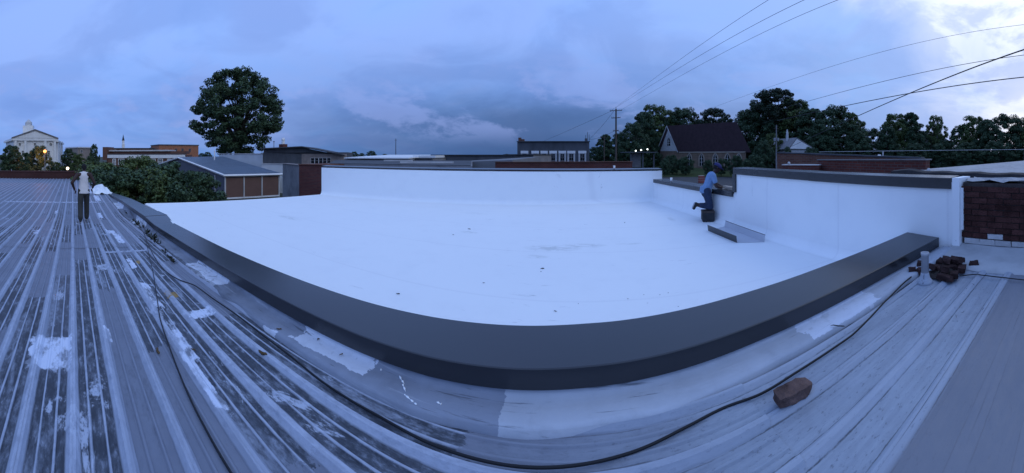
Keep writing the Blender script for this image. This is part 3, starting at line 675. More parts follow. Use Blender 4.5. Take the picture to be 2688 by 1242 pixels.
part(MB().prism([(a.x-.04,a.y),(a.x+.39,a.y+.1),(c.x+.44,c.y+.2),(c.x-.04,c.y)], [zat(417,12)+.003]*2+[zat(402,15.6)+.003]*2, [zat(417,12)+.06]*2+[zat(402,15.6)+.06]*2), 'capping', m_darkst, wallB)
wallC = thing('brick_parapet', 'short low red brick wall stub with pale ledge next to the cut down wall', 'brick wall', (7, 8, 0))
a, b = G(2150, 10.0), G(2052, 11.0)
part(MB().prism([(a.x,a.y),(a.x+.3,a.y+.2),(b.x+.3,b.y+.2),(b.x,b.y)], 0, [zat(434.5,10)]*2+[zat(434,11)]*2), 'wall', m_bwall, wallC)
part(MB().prism([(a.x-.02,a.y-.02),(a.x+.3,a.y+.2),(b.x+.3,b.y+.2),(b.x-.02,b.y-.02)], [zat(434.5,10)+.002]*2+[zat(434,11)+.002]*2, [zat(434.5,10)+.03]*2+[zat(434,11)+.03]*2), 'ledge', m_greyw, wallC)
for px, py, r in ((2071, 432.5, 10.8), (2438, 456, 6.8)):
    q = P(px, py, r); q.z = zat(434.3, 10.8)+.03 if px < 2200 else CAMZ-.37
    single(MB().ball((q.x, q.y, q.z+.045), .05, 8, 5, (1.1, .9, 1)), 'mortar_lump', m_brickw, 'pale rounded mortar lump on the ledge of the brick stub' if px < 2200 else 'pale rounded lump on the dark roof edge behind the coping', 'mortar lump', smooth=True)
# thin pale handrail far right, on a post
mb = MB().tube([P(2150, 399, 33), P(2330, 396.5, 30), P(2600, 393.5, 30), P(2720, 392, 32)], 0.022, 5)
rail = thing('guard_rail', 'thin pale horizontal rail on a post in front of the dark trees', 'rail', G(2318, 30.2)); part(mb, 'rail_bar', m_greyw, rail)
for px, r in ((2318, 30.2), (2690, 32)): part(MB().box((G(px,r).x-.05, G(px,r).y-.05, 0), (G(px,r).x+.05, G(px,r).y+.05, zat(396.4, r))), 'post', m_greyw, rail)

# ---------------------------------------------------------------- things lying on the roofs
def smooth_path(pts, n=8):
    out = []; p = [pts[0]] + list(pts) + [pts[-1]]
    for i in range(1, len(p)-2):
        for k in range(n):
            t = k/n; a, b, c, d = p[i-1], p[i], p[i+1], p[i+2]
            out.append(0.5*((2*b) + (c-a)*t + (2*a-5*b+4*c-d)*t*t + (3*b-a-3*c+d)*t**3))
    return out + [Vector(pts[-1])]
def ribz(q):
    f = (q.y/PITCH) % 1.0; d = min(f, 1-f)*PITCH
    return 0.030 if d < 0.018 else (0.030*(0.042-d)/0.024 if d < 0.042 else 0.004)
def lay(pxs, rad, extra=0.0):
    pts = smooth_path([U(a, b) for a, b in pxs], 10)
    for q in pts:
        q.z = CAMZ - hroof(q.x) + rad + (ribz(q) if q.y < 1.60 else 0.036) + extra
    zs = [q.z for q in pts]
    zm = [max(zs[max(0, i-4):i+5]) for i in range(len(zs))]
    for i, q in enumerate(pts): w = zm[max(0, i-5):i+6]; q.z = sum(w)/len(w)
    return pts
def cable(pxs, rad, label):
    single(MB().tube(lay(pxs, rad), rad, 6), 'cable', m_cable, label, 'cable', 'black cables lying on the metal roof', True)
cable([(352,562),(376,600),(381,628),(392,680),(403,730),(412,790),(420,845),(440,905),(470,985),(500,1055),(535,1125),(585,1215),(640,1300)], .0062, 'black cable running straight down the ribs past the white brushed patches')
cable([(340,566),(372,612),(398,668),(430,712),(470,742),(512,756),(560,790),(620,832),(690,886),(760,940),(840,1005),(920,1058),(1000,1105),(1150,1185),(1400,1240),(1650,1200),(1800,1130),(1900,1078),(2000,1040),(2090,985),(2180,926),(2260,868),(2330,800),(2368,760),(2392,738)], .0068, 'long black cable curving along the foot of the parapet to the brick rubble')
cable([(2500,731),(2540,727),(2580,731),(2640,738),(2700,742)], .0055, 'thin black cable beyond the brick rubble running towards the brick wall')
# white paint drips down the flashing
for k, pp in enumerate(([(1003,952),(1001,968),(1000,985)], [(1034,968),(1042,988),(1052,1008),(1060,1022)], [(1058,1026),(1064,1042)], [(1062,1052),(1080,1068),(1094,1080)], [(1146,1072),(1158,1078)])):
    pts = smooth_path([U(a, b) for a, b in pp], 6)
    for q in pts: o_ = interp(q.x, OUT_Y); q.z = CAMZ - hroof(q.x) + (.036 if q.y > o_-.21 else ribz(q)+.002)
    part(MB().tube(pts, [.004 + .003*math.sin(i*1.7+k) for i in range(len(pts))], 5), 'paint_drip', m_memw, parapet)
# vent pipe
q = U(2428, 741); pipe = thing('vent_pipe', 'short pale grey vent pipe standing on the metal roof near brick rubble', 'vent pipe', q)
def ring(c, r, z, n=16): return [(c.x + r*math.cos(2*PI*k/n), c.y + r*math.sin(2*PI*k/n), z) for k in range(n)]
part(MB().loft([ring(q,.040,q.z-.02),ring(q,.038,q.z+.27),ring(q,.042,q.z+.272),ring(q,.043,q.z+.298),ring(q,.036,q.z+.30),ring(q,.034,q.z+.24)]), 'pipe', m_galv, pipe, True)
part(MB().loft([ring(q,.085,q.z-.01),ring(q,.075,q.z+.022),ring(q,.055,q.z+.04),ring(q,.043,q.z+.085),ring(q,.0405,q.z+.10)]), 'boot', m_flash, pipe, True)
# brick rubble
def rubble_brick(seed, L=0.195):
    r = random.Random(seed); mb = MB(); rings = []
    for k in range(6):
        x = -L/2 + L*k/5; e = .008 if 0 < k < 5 else .016
        rings.append([(x + r.uniform(-e, e), y*.047 + r.uniform(-.004,.004), z*.03 + r.uniform(-.004,.004)) for y, z in ((-1,-1),(0,-1.03),(1,-1),(1.03,0),(1,1),(0,1.03),(-1,1),(-1.03,0))])
    mb.loft(rings); me = mb.mesh('brick'); me.materials.append(m_rubbrick); return me
rub = [rubble_brick(s, l) for s, l in ((1,.195),(2,.16),(3,.11),(4,.195),(5,.08))]
rr = random.Random(21)
RUB = [(2480,740,0,3,1.3,.1,0),(2505,733,0,1,.4,0,.1),(2462,716,0,0,1.0,.1,0),(2492,714,0,3,2.2,0,0),(2525,716,0,1,.3,.1,0),(2505,698,0,0,1.8,0,0),(2470,698,0,1,.1,.2,0),
       (2484,704,.052,0,.5,.18,.1),(2508,706,.052,3,1.2,-.15,.1),(2520,704,.052,2,.8,.2,.2),(2480,728,.045,2,.6,.3,.1),(2448,722,.04,4,.2,.3,.3),(2418,722,0,4,1.1,0,0),(2400,700,0,2,.5,.1,0),(2392,718,0,4,2.2,.2,0),(2556,702,0,2,2.0,.1,.1),]
for k, (px, py, dz, v, rz, rx, ry) in enumerate(RUB):
    q = U(px, py); o = link('loose_brick', rub[v]); o.location = (min(q.x, 3.75), min(q.y, 1.78), CAMZ - hroof(q.x) + .044 + dz); o.rotation_euler = (rx, ry, rz); o.scale = [.84]*3
    tag(o, 'broken red brick lying in the rubble heap between vent pipe and brick wall', 'brick', 'bricks of the rubble heap by the vent pipe')
r6 = random.Random(31); q = U(2490, 706); rows = []
for i in range(15):
    rows.append([(min(q.x - .34 + .68*i/14 + r6.uniform(-.02,.02), 3.84), q.y - .15 + .30*k/9 + r6.uniform(-.02,.02), CAMZ - hroof(q.x) + .002 + max(0, .058*math.sin(PI*i/14)*math.sin(PI*k/9) + r6.uniform(-.012,.020))) for k in range(10)])
single(MB().loft(rows, cap=False, closed=False), 'debris_mound', simple('dark_debris', (.040,.033,.030), .95, .7, 14, .8, 30), 'dark crumbly dirt spread under the rubble heap of bricks', 'debris')
mb = MB(); rr = random.Random(3); rings = []
for k in range(8):
    x = -.105 + .21*k/7; s = (0.80 if k == 0 else 1.0 if k < 6 else .93 if k == 6 else .70); e = .004 if k < 6 else .012
    rings.append([(x + rr.uniform(-e, e), s*y*.045 + rr.uniform(-.005,.005), s*z*.030 + rr.uniform(-.004,.004)) for y, z in ((-1,-.9),(-.5,-1),(.5,-1),(1,-.9),(1.02,0),(1,.9),(.5,1),(-.5,1.02),(-1,.9),(-1.02,0))])
q = U(2083, 1052); o = link('loose_brick', mb.loft(rings).mesh('loose_brick')); o.data.materials.append(simple('worn_brown_brick', (0.165, 0.105, 0.090), 0.95, 0.6, 11, 0.9, 45, spec=0.1))
o.location = (q.x, q.y, CAMZ - hroof(q.x) + .050); o.rotation_euler = (.03, -.02, math.radians(-6)); tag(o, 'single worn brown brick with a chipped end lying alone on the pale ribs', 'brick')
# twigs, dead leaves and bits
def bit(px, py, h, L, rz, mat, label, cat, group, seed, th=1.0):
    r = random.Random(seed); q = U(px, py, h); z = q.z + .006 if h else CAMZ - hroof(q.x) + .012 + (ribz(q) if q.y < 1.6 else .03)
    pts = [Vector((q.x + math.cos(rz)*L*(k/4-.5) + r.uniform(-.12,.12)*L, q.y + math.sin(rz)*L*(k/4-.5) + r.uniform(-.12,.12)*L, z + r.uniform(0, .10)*L)) for k in range(5)]
    single(MB().tube(pts, [L*.04*th, L*.09*th, L*.12*th, L*.10*th, L*.03*th], 5), cat.replace(' ', '_'), mat, label, cat, group)
for k, (px, py, L, rz) in enumerate([(688,938,.10,.2),(733,877,.05,.9),(414,928,.09,.1),(507,924,.05,.5),(897,945,.035,1.4),(835,905,.04,1.8)]):
    bit(px, py, None, L, rz, m_dead, 'curled brown dead leaf on the dirty metal roof', 'dead leaf', 'dead leaves on the metal roof', k)
for k, (px, py, L, rz) in enumerate([(2202,872,.11,-.9),(2190,908,.02,.3),(2410,820,.03,.5),(2510,836,.05,.6),(2528,824,.04,-.6),(2555,755,.04,1.),(2537,770,.03,.2),(2340,835,.03,.3),(2155,1033,.02,.1),(2192,1034,.018,.7),(2580,825,.05,.1),(2062,998,.02,.2)]):
    bit(px, py, None, L, rz, m_shoe, 'small dark twig scrap on the pale ribbed roof', 'scrap', 'dark scraps on the pale ribs', 40+k, .35)
for k, (px, py, L, rz) in enumerate([(1045,773,.05,.2),(1424,706,.06,.4),(1420,714,.03,1.),(1458,818,.035,-.5),(1648,786,.02,0),(1690,775,.018,.5),(1754,770,.02,.2),(1700,797,.018,1),(1232,602,.07,.1),(1190,617,.04,.3),(1640,585,.06,1.2),(1270,744,.03,.4),(1518,799,.015,.1),(1732,835-60,.02,.3),(1900,590-9,.05,.2)]):
    bit(px, py, 1.64, L, rz, m_shoe, 'tiny black scrap dropped on the white roof', 'scrap', 'black scraps on the white roof', 80+k)
# weeds along the foot of the parapet
def weed(px, py, s, seed):
    r = random.Random(seed); q = U(px, py); q.z = CAMZ - hroof(q.x) + .006; mb = MB()
    for k in range(26):
        a = r.uniform(0, 2*PI); d = r.uniform(0, .055)*s; L = r.uniform(.03, .085)*s; b = Vector((q.x + math.cos(a)*d*1.8, q.y + math.sin(a)*d*.6, q.z)); e = Vector((math.cos(a), math.sin(a), r.uniform(.4, 1.4)))*L
        w = Vector((-math.sin(a), math.cos(a), 0))*L*.22
        mb.add([b - w*.3, b + w*.3, b + e*.6 + w, b + e, b + e*.6 - w], [(0,1,2,3,4)])
    single(mb, 'weed', m_weed, 'small dark weed growing in the dirt at the parapet foot', 'weed', 'weeds at the parapet foot', origin=tuple(q))
for k, a in enumerate([(334,562,1.),(352,585,1.3),(362,594,1.4),(372,600,1.1),(386,614,1.2),(398,625,1.6),(404,632,1.3),(415,642,1.),(432,664,.8),(446,680,.8),(455,690,.7),(328,556,.9)]): weed(*a, k)
# torn white membrane heap at the far end of the coping
q = U(262, 502); r3 = random.Random(5); mb = MB(); rows = []
for i in range(9):
    rows.append([(q.x - 1.2 + i*.35 + r3.uniform(-.06,.06), q.y - .45 + k*.14, q.z + .02 + max(0, .34*math.sin(PI*k/7)*math.sin(PI*i/8) + r3.uniform(-.07,.09))) for k in range(8)])
single(mb.loft(rows, cap=False, closed=False), 'membrane_scrap', m_mem, 'crumpled heap of white membrane past the end of the coping', 'membrane scrap')
# charcoal trough of bent sheet lying on the white roof
ZT = 1.64
n0, n1, f0, f1 = U(1859, 606, ZT), U(1935, 638, ZT), U(1907, 594.5, ZT), U(2012, 635, ZT)
for p in (f0, f1): p.x -= 0.05
tray = thing('sheet_metal_trough', 'open trough of bent charcoal sheet metal lying on the white roof', 'sheet metal', ((n0+f1)/2))
def plate(mb, a, b, c, d, t):
    nn = (b-a).cross(d-a).normalized()*t
    return mb.add([a,b,c,d,a+nn,b+nn,c+nn,d+nn], [(3,2,1,0),(4,5,6,7),(0,1,5,4),(1,2,6,5),(2,3,7,6),(3,0,4,7)])
up = Vector((0,0,.003)); hN, hF = Vector((-.02,-.01,.135)), Vector((.03,.01,.125))
part(plate(MB(), n0+up, n1+up, f1+up, f0+up, .003), 'base_sheet', m_sheet, tray)
part(plate(MB(), n0+up, n1+up, n1+hN, n0+hN, .003), 'flange', m_coping, tray)
part(plate(MB(), f0+up, f1+up, f1+hF, f0+hF, .003), 'flange', m_sheet, tray)
part(plate(MB(), f0+hF, f1+hF, f1+hF+Vector((.004,.002,.010)), f0+hF+Vector((.004,.002,.010)), .004), 'hem', m_coping, tray)
# lumber on the low coping
zt = CAMZ - .85 + .006
lowd = (RW1-RWM).normalized(); lowr = Matrix.Rotation(math.atan2(lowd.y, lowd.x), 3, 'Z')
for k, (t, off, L, zo, lab) in enumerate(((.075, .16, .55, 0, 'short raw timber offcut lying flat on the low coping beside the tall wall'), (.125, .07, .28, 0, 'pale timber block under the kneeling worker hand on the low coping'), (.085, .15, .38, .042, 'thin pale board resting on top of the timber offcut'))):
    c = RWM.lerp(RW1, t) - rn1*off
    single(MB().obox((c.x, c.y, zt+.02+zo), (L, .10, .038), lowr), 'timber_offcut', m_lumber, lab, 'timber')
# paper cups
def cupat(p, s, label):
    t = thing('paper_cup', label, 'cup', p)
    part(MB().loft([ring(p,.030*s,p.z+.001),ring(p,.040*s,p.z+.11*s),ring(p,.037*s,p.z+.112*s)]), 'cup', m_cup, t, True)
    part(MB().loft([ring(p,.0425*s,p.z+.1125*s),ring(p,.0425*s,p.z+.118*s),ring(p,.034*s,p.z+.126*s)]), 'lid', m_cup, t, True)
c = BW0.lerp(BW1, .862) - bn*.10; cupat(Vector((c.x, c.y, zb0+(zb1-zb0)*.862+.008)), 1.0, 'white paper cup standing on the dark coping of the back wall')
c = RWM.lerp(RW1, .70) - rn1*.02; cupat(Vector((c.x, c.y, CAMZ-.848)), 1.0, 'pale pinkish paper cup standing on the low coping')
# block the worker kneels on, rag beside it
KQ = U(1858, 580, 1.64)
blk = thing('kneeling_block', 'dark charcoal block with worn top under the kneeling worker', 'block', KQ, math.radians(-15))
mb = MB()
for s in (-1, 1): mb.box((s*.085-.05, -.13, 0), (s*.085+.05, .13, .02))
part(mb, 'foot', m_box, blk, local=True)
part(MB().loft([[(-.142,-.15,.02),(.142,-.15,.02),(.142,.15,.02),(-.142,.15,.02)],[(-.15,-.16,.03),(.15,-.16,.03),(.15,.16,.03),(-.15,.16,.03)],[(-.15,-.16,.225),(.15,-.16,.225),(.15,.16,.225),(-.15,.16,.225)]]), 'body', m_box, blk, local=True)
part(MB().loft([[(-.155,-.165,.227),(.155,-.165,.227),(.155,.165,.227),(-.155,.165,.227)],[(-.155,-.165,.258),(.155,-.165,.258),(.155,.165,.258),(-.155,.165,.258)],[(-.13,-.14,.268),(.13,-.14,.268),(.13,.14,.268),(-.13,.14,.268)]]), 'top', simple('dusty_brown_top', (0.07, 0.055, 0.05), .9, .3, 8), blk, local=True)
q = Vector((KQ.x+.235, KQ.y+.10, ZF)); mb = MB(); rows = []
for i in range(7): rows.append([(q.x-.08+.16*i/6, q.y-.10+.2*k/6, q.z+.004+.11*math.sin(PI*i/6)*math.sin(PI*k/6)*(1+.4*math.sin(i*2.1+k))) for k in range(7)])
single(mb.loft(rows, cap=False, closed=False), 'rag', m_teal, 'crumpled teal rag beside the kneeling block', 'rag')

# ---------------------------------------------------------------- people
def remeshed(mb, voxel, it=3):
    me = mb.mesh('tmp'); o = link('tmp', me); md = o.modifiers.new('r', 'REMESH'); md.mode = 'VOXEL'; md.voxel_size = voxel; md.use_smooth_shade = True
    ms = o.modifiers.new('s', 'SMOOTH'); ms.iterations = it; ms.factor = 0.5
    bpy.context.view_layer.update(); dg = bpy.context.evaluated_depsgraph_get()
    out = bpy.data.meshes.new_from_object(o.evaluated_get(dg)); bpy.data.objects.remove(o); bpy.data.meshes.remove(me)
    out.polygons.foreach_set('use_smooth', [True]*len(out.polygons)); return out
def bodypart(mb, name, mat, parent, voxel=.012, it=3):
    me = remeshed(mb, voxel, it); me.name = name; me.materials.append(mat); o = link(name, me, parent); ORG[o.name] = ORG[parent.name]; return o
def hand(mb, wrist, dirv, side, curl=.35, up=(0,0,1)):
    d = Vector(dirv).normalized(); s = Vector(side).normalized(); s = (s - d*s.dot(d)).normalized(); n = d.cross(s)
    w = Vector(wrist); palm = w + d*.085
    mb.cap(w, .026, palm, .034, fl=(1, .5), up=tuple(s))
    for k, (o, L) in enumerate(((-.030,.062),(-.010,.074),(.010,.070),(.029,.055))):
        b = palm + s*o; m = b + (d*math.cos(curl) + n*math.sin(curl))*L*.55; e = m + (d*math.cos(curl*2.4) + n*math.sin(curl*2.4))*L*.5
        mb.cap(b, .0095, m, .009, 6, 2); mb.cap(m, .009, e, .0075, 6, 2)
    b = w + d*.03 - s*.028; m = b + (d*.7 - s*.7 + n*.2).normalized()*.035; e = m + (d*.9 - s*.2 + n*.35).normalized()*.03
    mb.cap(b, .011, m, .010, 6, 2); mb.cap(m, .010, e, .008, 6, 2)
def head(mb, c, fwd, tilt_up=(0,0,1)):
    f = Vector(fwd).normalized(); u = Vector(tilt_up); u = (u - f*u.dot(f)).normalized(); s = u.cross(f); c = Vector(c)
    mb.cap(c + u*.028 - f*.012, .088, c + u*.018 + f*.02, .080, fl=(.86, 1.0), up=tuple(s))
    mb.cap(c - u*.02 + f*.035, .062, c - u*.085 + f*.052, .036, fl=(1.0, .95), up=tuple(s))
    mb.cap(c + f*.092 + u*.01, .008, c + f*.112 - u*.022, .014, 6, 2)
    mb.cap(c + f*.082 - u*.055 - s*.018, .009, c + f*.082 - u*.055 + s*.018, .009, 6, 2)
    for q in (-1, 1):
        mb.cap(c + s*(.083*q) + u*.012 - f*.005, .012, c + s*(.086*q) - u*.022 + f*.002, .010, 6, 2)
        mb.cap(c + f*.078 + u*.030 + s*(.034*q), .010, c + f*.080 + u*.030 + s*(.022*q), .010, 6, 2)
    return c, f, u, s
# --- walker, seen from behind
fq = U(220, 581); fq.z = CAMZ - hroof(fq.x) + .012
walker = thing('person', 'person in white sleeveless top and dark trousers walking away along the ribbed metal roof', 'person', fq, PI + .05)
b = MB()
hc = Vector((.075, -.02, 1.60)); c, f, u, s = head(b, hc, (.93, -.18, -.34), (.3, 0, .95))
b.cap((.01, 0, 1.43), .062, (.05, -.01, 1.53), .055)
b.cap((-.01, .13, 1.40), .075, (-.01, -.13, 1.40), .075, fl=(1, .9))
b.cap((0, 0, 1.33), .135, (0, 0, 1.12), .118, fl=(1.08, .72)); b.cap((0, 0, 1.12), .118, (0, 0, .94), .132, fl=(1.05, .78))
ARML = [(-.01,.190,1.40), (-.10,.360,1.17), (.02,.285,.955)]; ARMR = [(-.01,-.190,1.40), (-.05,-.315,1.15), (.14,-.285,.99)]
for A, sd in ((ARML, 1), (ARMR, -1)):
    b.cap(A[0], .064, A[1], .050, up=(0,1,0)); b.cap(A[1], .050, A[2], .033); d = Vector(A[2])-Vector(A[1]); hand(b, A[2], d + Vector((0, -.05*sd, -.05)), (1, .3*sd, 0) , .45*(-sd))
LEGL = [(0,.085,.92), (-.02,.105,.50), (-.20,.115,.12)]; LEGR = [(0,-.085,.92), (.17,-.10,.53), (.20,-.105,.085)]
for A in (LEGL, LEGR): b.cap(A[0], .088, A[1], .058); b.cap(A[1], .056, A[2], .038); b.cap(A[2], .036, (A[2][0]+.12, A[2][1], .05), .032)
body = bodypart(b, 'body', m_skin, walker, .011)
h = MB(); h.cap(hc + u*.034 - f*.022, .094, hc + u*.030 + f*.006, .088, fl=(.88, 1.0), up=tuple(s)); h.cap(hc - u*.03 - f*.055, .052, hc + u*.02 - f*.05, .07)
bodypart(h, 'hair', m_hair, walker, .012)
t = MB(); t.cap((-.005, 0, 1.36), .146, (-.005, 0, 1.12), .128, fl=(.95, .80)); t.loft([[(.128*sx_*math.cos(2*PI*k/20)-.002, .170*sx_*math.sin(2*PI*k/20), zz) for k in range(20)] for zz, sx_ in ((.835, 1.04), (.86, 1.05), (.93, .98), (1.0, .92), (1.12, .84), (1.25, .80))])
for q in (-1, 1): t.cap((-.015, .105*q, 1.45), .036, (-.03, .09*q, 1.34), .06, fl=(1, .8))
t.cap((-.045, .07, 1.40), .04, (-.045, -.07, 1.40), .04)
me = bodypart(t, 'sleeveless_top', m_tank, walker, .012)
t = MB(); t.cap((0, 0, .95), .140, (0, 0, .90), .145, fl=(1.05, .85))
for A in (LEGL, LEGR):
    A = [Vector(p) for p in A]; t.cap(A[0], .100, A[1], .086); t.cap(A[1], .085, A[2] + Vector((0,0,.03)), .078); t.cap(A[2] + Vector((0,0,.05)), .079, A[2] + Vector((.01,0,.0)), .074)
bodypart(t, 'trousers', m_trous, walker, .013)
for A in (LEGL, LEGR):
    x, y, z = A[2]; t = MB(); t.cap((x-.02, y, .048), .046, (x+.17, y-.01, .036), .036, fl=(1, 1), up=(0,1,0)); t.cap((x, y, .08), .045, (x, y, .05), .048)
    sh = bodypart(t, 'shoe', m_shoe, walker, .011); 
    part(MB().loft([[(x-.066+.25*k/4*(1) , y + w*(.045 if 0<k<4 else .02), zz) for w, zz in ((-1,-.004),(1,-.004),(1,.016),(-1,.016))] for k in range(5)]), 'sole', m_sole, sh, local=True)
# --- worker, kneeling and leaning over the low wall
wq = Vector((KQ.x+.03, KQ.y+.02, ZF + .268))
worker = thing('person', 'person in light blue shirt, jeans and navy cap kneeling and leaning over the low wall', 'person', wq, math.radians(-12))
b = MB()
hc = Vector((.215, 0, 1.045)); c, f, u, s = head(b, hc, (.90, -.02, -.42), (.42, 0, .9))
b.cap((.12, 0, .90), .056, (.19, 0, .99), .052)
b.cap((.075, .14, .86), .072, (.075, -.14, .86), .072)
b.cap((.06, 0, .81), .130, (-.01, 0, .62), .115, fl=(1.08, .75)); b.cap((-.01, 0, .62), .115, (-.06, 0, .50), .135, fl=(1.05, .8))
AR = [(.085,-.185,.86), (.150,-.235,.61), (.345,-.185,.550)]; AL = [(.085,.185,.86), (.21,.235,.65), (.37,.12,.56)]
for A, sd in ((AR, -1), (AL, 1)):
    b.cap(A[0], .056, A[1], .042); b.cap(A[1], .042, A[2], .029); hand(b, A[2], Vector((.98, -.1*sd, -.12)), (0, 1, 0), .3)
LR = [(-.06,-.10,.48), (.02,-.105,.075), (-.32,-.10,.15)]; LL = [(-.06,.10,.48), (.05,.11,.075), (-.29,.12,.13)]
for A in (LR, LL): b.cap(A[0], .092, A[1], .062); b.cap(A[1], .058, A[2], .040); b.cap(A[2], .034, (A[2][0]-.055, A[2][1], A[2][2]-.07), .028)
bodypart(b, 'body', m_skin, worker, .011)
h = MB(); h.cap(hc + u*.032 - f*.020, .092, hc + u*.026 + f*.004, .086, fl=(.88, 1.0), up=tuple(s)); bodypart(h, 'hair', m_hair, worker, .012)
h = MB(); h.cap(hc + u*.062 - f*.018, .094, hc + u*.058 + f*.012, .092, fl=(.9, .8), up=tuple(s)); h.cap(hc + u*.045 + f*.08, .055, hc + u*.030 + f*.150, .045, fl=(1.2, .2), up=tuple(s)); bodypart(h, 'cap', m_cap, worker, .011)
t = MB(); t.cap((.065, 0, .82), .148, (-.01, 0, .62), .138, fl=(1.06, .84)); t.cap((-.01, 0, .62), .138, (-.065, 0, .49), .152, fl=(1.05, .86)); t.cap((.07, .15, .86), .082, (.07, -.15, .86), .082)
for A in (AR, AL):
    A = [Vector(p) for p in A]; t.cap(A[0], .072, A[0].lerp(A[1], .55), .064)
t.loft([[(-.075+.145*sx_*math.cos(2*PI*k/20), .165*sx_*math.sin(2*PI*k/20), zz) for k in range(20)] for zz, sx_ in ((.435, 1.06), (.47, 1.06), (.55, .98), (.60, .9))])
bodypart(t, 't_shirt', m_tee, worker, .012)
t = MB(); t.cap((-.065, 0, .49), .142, (-.06, 0, .44), .146, fl=(1.05, .9)); t.cap((-.075, .07, .44), .10, (-.075, -.07, .44), .10)
for A in (LR, LL):
    A = [Vector(p) for p in A]; t.cap(A[0], .108, A[1] + Vector((0,0,.015)), .080); t.cap(A[1] + Vector((0,0,.012)), .076, A[1].lerp(A[2], .72), .052)
bodypart(t, 'jeans', m_denim, worker, .012)
for A in (LR, LL):
    x, y, z = A[2]; t = MB(); t.cap((x-.015, y, z+.015), .043, (x-.065, y, z-.085), .035, fl=(1, 1), up=(0,1,0)); t.cap((x-.0, y, z+.01), .040, (x-.03, y, z-.02), .042); sh = bodypart(t, 'shoe', m_shoe, worker, .011)
    t = MB(); t.cap((x-.057, y, z+.025), .036, (x-.102, y, z-.075), .030, fl=(1, .35), up=(0,1,0)); o = bodypart(t, 'sole', m_sole, sh, .010)

# ---------------------------------------------------------------- background buildings
class Fac:
    """upright plane through plan points G(pa,ra) and G(pb,rb), facing the roof we stand on"""
    def __init__(s, pa, ra, pb, rb):
        s.A, s.B = G(pa, ra), G(pb, rb); s.d = (s.B-s.A).normalized(); s.n = Vector((s.d.y, -s.d.x, 0))
        if s.n.dot(s.A) > 0: s.n = -s.n
    def at(s, px, out=0.0):
        t = az(px); v = Vector((math.sin(t), math.cos(t), 0)); o = s.A + s.n*out
        k = (o.x*s.d.y - o.y*s.d.x)/(v.x*s.d.y - v.y*s.d.x); return v*k
    def pt(s, px, py, out=0.0):
        q = s.at(px, out); return Vector((q.x, q.y, zat(py, q.length)))
    def box(s, mb, p0, p1, yt, yb, o0, o1):
        pm = (p0+p1)/2; r = s.at(pm).length; z1, z0 = zat(yt, r), zat(yb, r)
        a, b = s.at(p0), s.at(p1); vs = []
        for z in (z0, z1):
            for e, o in ((a, o1), (b, o1), (b, o0), (a, o0)): q = e + s.n*o; vs.append((q.x, q.y, z))
        return mb.add(vs, [(0,3,2,1),(4,5,6,7),(0,1,5,4),(1,2,6,5),(2,3,7,6),(3,0,4,7)])
    def foot(s, depth, p0=None, p1=None):
        a = s.at(p0) if p0 else s.A; b = s.at(p1) if p1 else s.B; m = -s.n*depth
        return [(a.x, a.y), (b.x, b.y), (b.x+m.x, b.y+m.y), (a.x+m.x, a.y+m.y)]
def window(root, f, p0, p1, yt, yb, mframe=None, bars=1, fw=0.12, arch=False):
    w = f.box(MB(), p0, p1, yt, yb, .02, .05); g = part(w, 'window', m_glass, root)
    r = f.at((p0+p1)/2).length; k = fw*FPX/r; mb = MB()
    f.box(mb, p0-k, p0, yt-k, yb+k, .0, .10); f.box(mb, p1, p1+k, yt-k, yb+k, .0, .10); f.box(mb, p0, p1, yt-k, yt, .0, .095); f.box(mb, p0-k*1.4, p1+k*1.4, yb, yb+k*.9, .0, .13)
    for b in range(bars):
        c = p0 + (p1-p0)*(b+1)/(bars+1); f.box(mb, c-k*.25, c+k*.25, yt, yb, .05, .085)
    f.box(mb, p0, p1, (yt+yb)/2-k*.25, (yt+yb)/2+k*.25, .05, .08)
    part(mb, 'frame', mframe or m_white, g); return g
def root_at(name, label, f, depth=4, cat='building', group=None):
    c = (f.A+f.B)/2 - f.n*depth/2; return thing(name, label, cat, (c.x, c.y, 0), group=group)

# white columned hall, far left
f = Fac(36, 74, 147, 76); t = root_at('columned_hall', 'white columned hall with pediment and pale hipped roof behind dark tree', f, 14)
zc1 = zat(364, 75); part(MB().prism(f.foot(16), 0, zc1-.5), 'wall', m_white, t)
part(MB().prism([(p.x, p.y) for p in (f.at(30, .5), f.at(153, .5), f.at(153, .5)-f.n*17, f.at(30, .5)-f.n*17)], zc1-.498, zc1), 'cornice', m_white, t)
a, b, ap = f.at(30, .5), f.at(153, .5), f.at(91.5, .5); zap = zat(342, 75)
def gable(a, b, ap, z0, z1, n, depth):
    m = -n*depth; vs = [(a.x,a.y,z0),(b.x,b.y,z0),(ap.x,ap.y,z1),(a.x+m.x,a.y+m.y,z0),(b.x+m.x,b.y+m.y,z0),(ap.x+m.x,ap.y+m.y,z1)]
    return MB().add(vs, [(0,1,2),(5,4,3),(0,2,5,3),(1,4,5,2),(0,3,4,1)])
part(gable(a, b, ap, zc1+.002, zap, f.n, 17), 'pediment', m_greyw, t)
ia, ib, ia2 = f.at(38, .52), f.at(145, .52), f.at(91.5, .52); part(gable(ia, ib, ia2, zc1+.12, zap-.35, f.n, .3), 'tympanum', m_white, t)
mb = MB(); 
for q0, q1 in ((a, ap), (ap, b)):
    zz0, zz1 = (zc1, zap) if q0 is a else (zap, zc1); e = f.n*.25
    mb.add([(q0.x+e.x,q0.y+e.y,zz0),(q1.x+e.x,q1.y+e.y,zz1),(q1.x,q1.y,zz1),(q0.x,q0.y,zz0),(q0.x+e.x,q0.y+e.y,zz0+.22),(q1.x+e.x,q1.y+e.y,zz1+.22),(q1.x,q1.y,zz1+.22),(q0.x,q0.y,zz0+.22)], [(0,3,2,1),(4,5,6,7),(0,1,5,4),(1,2,6,5),(2,3,7,6),(3,0,4,7)])
part(mb, 'rake_moulding', m_stucco, t)
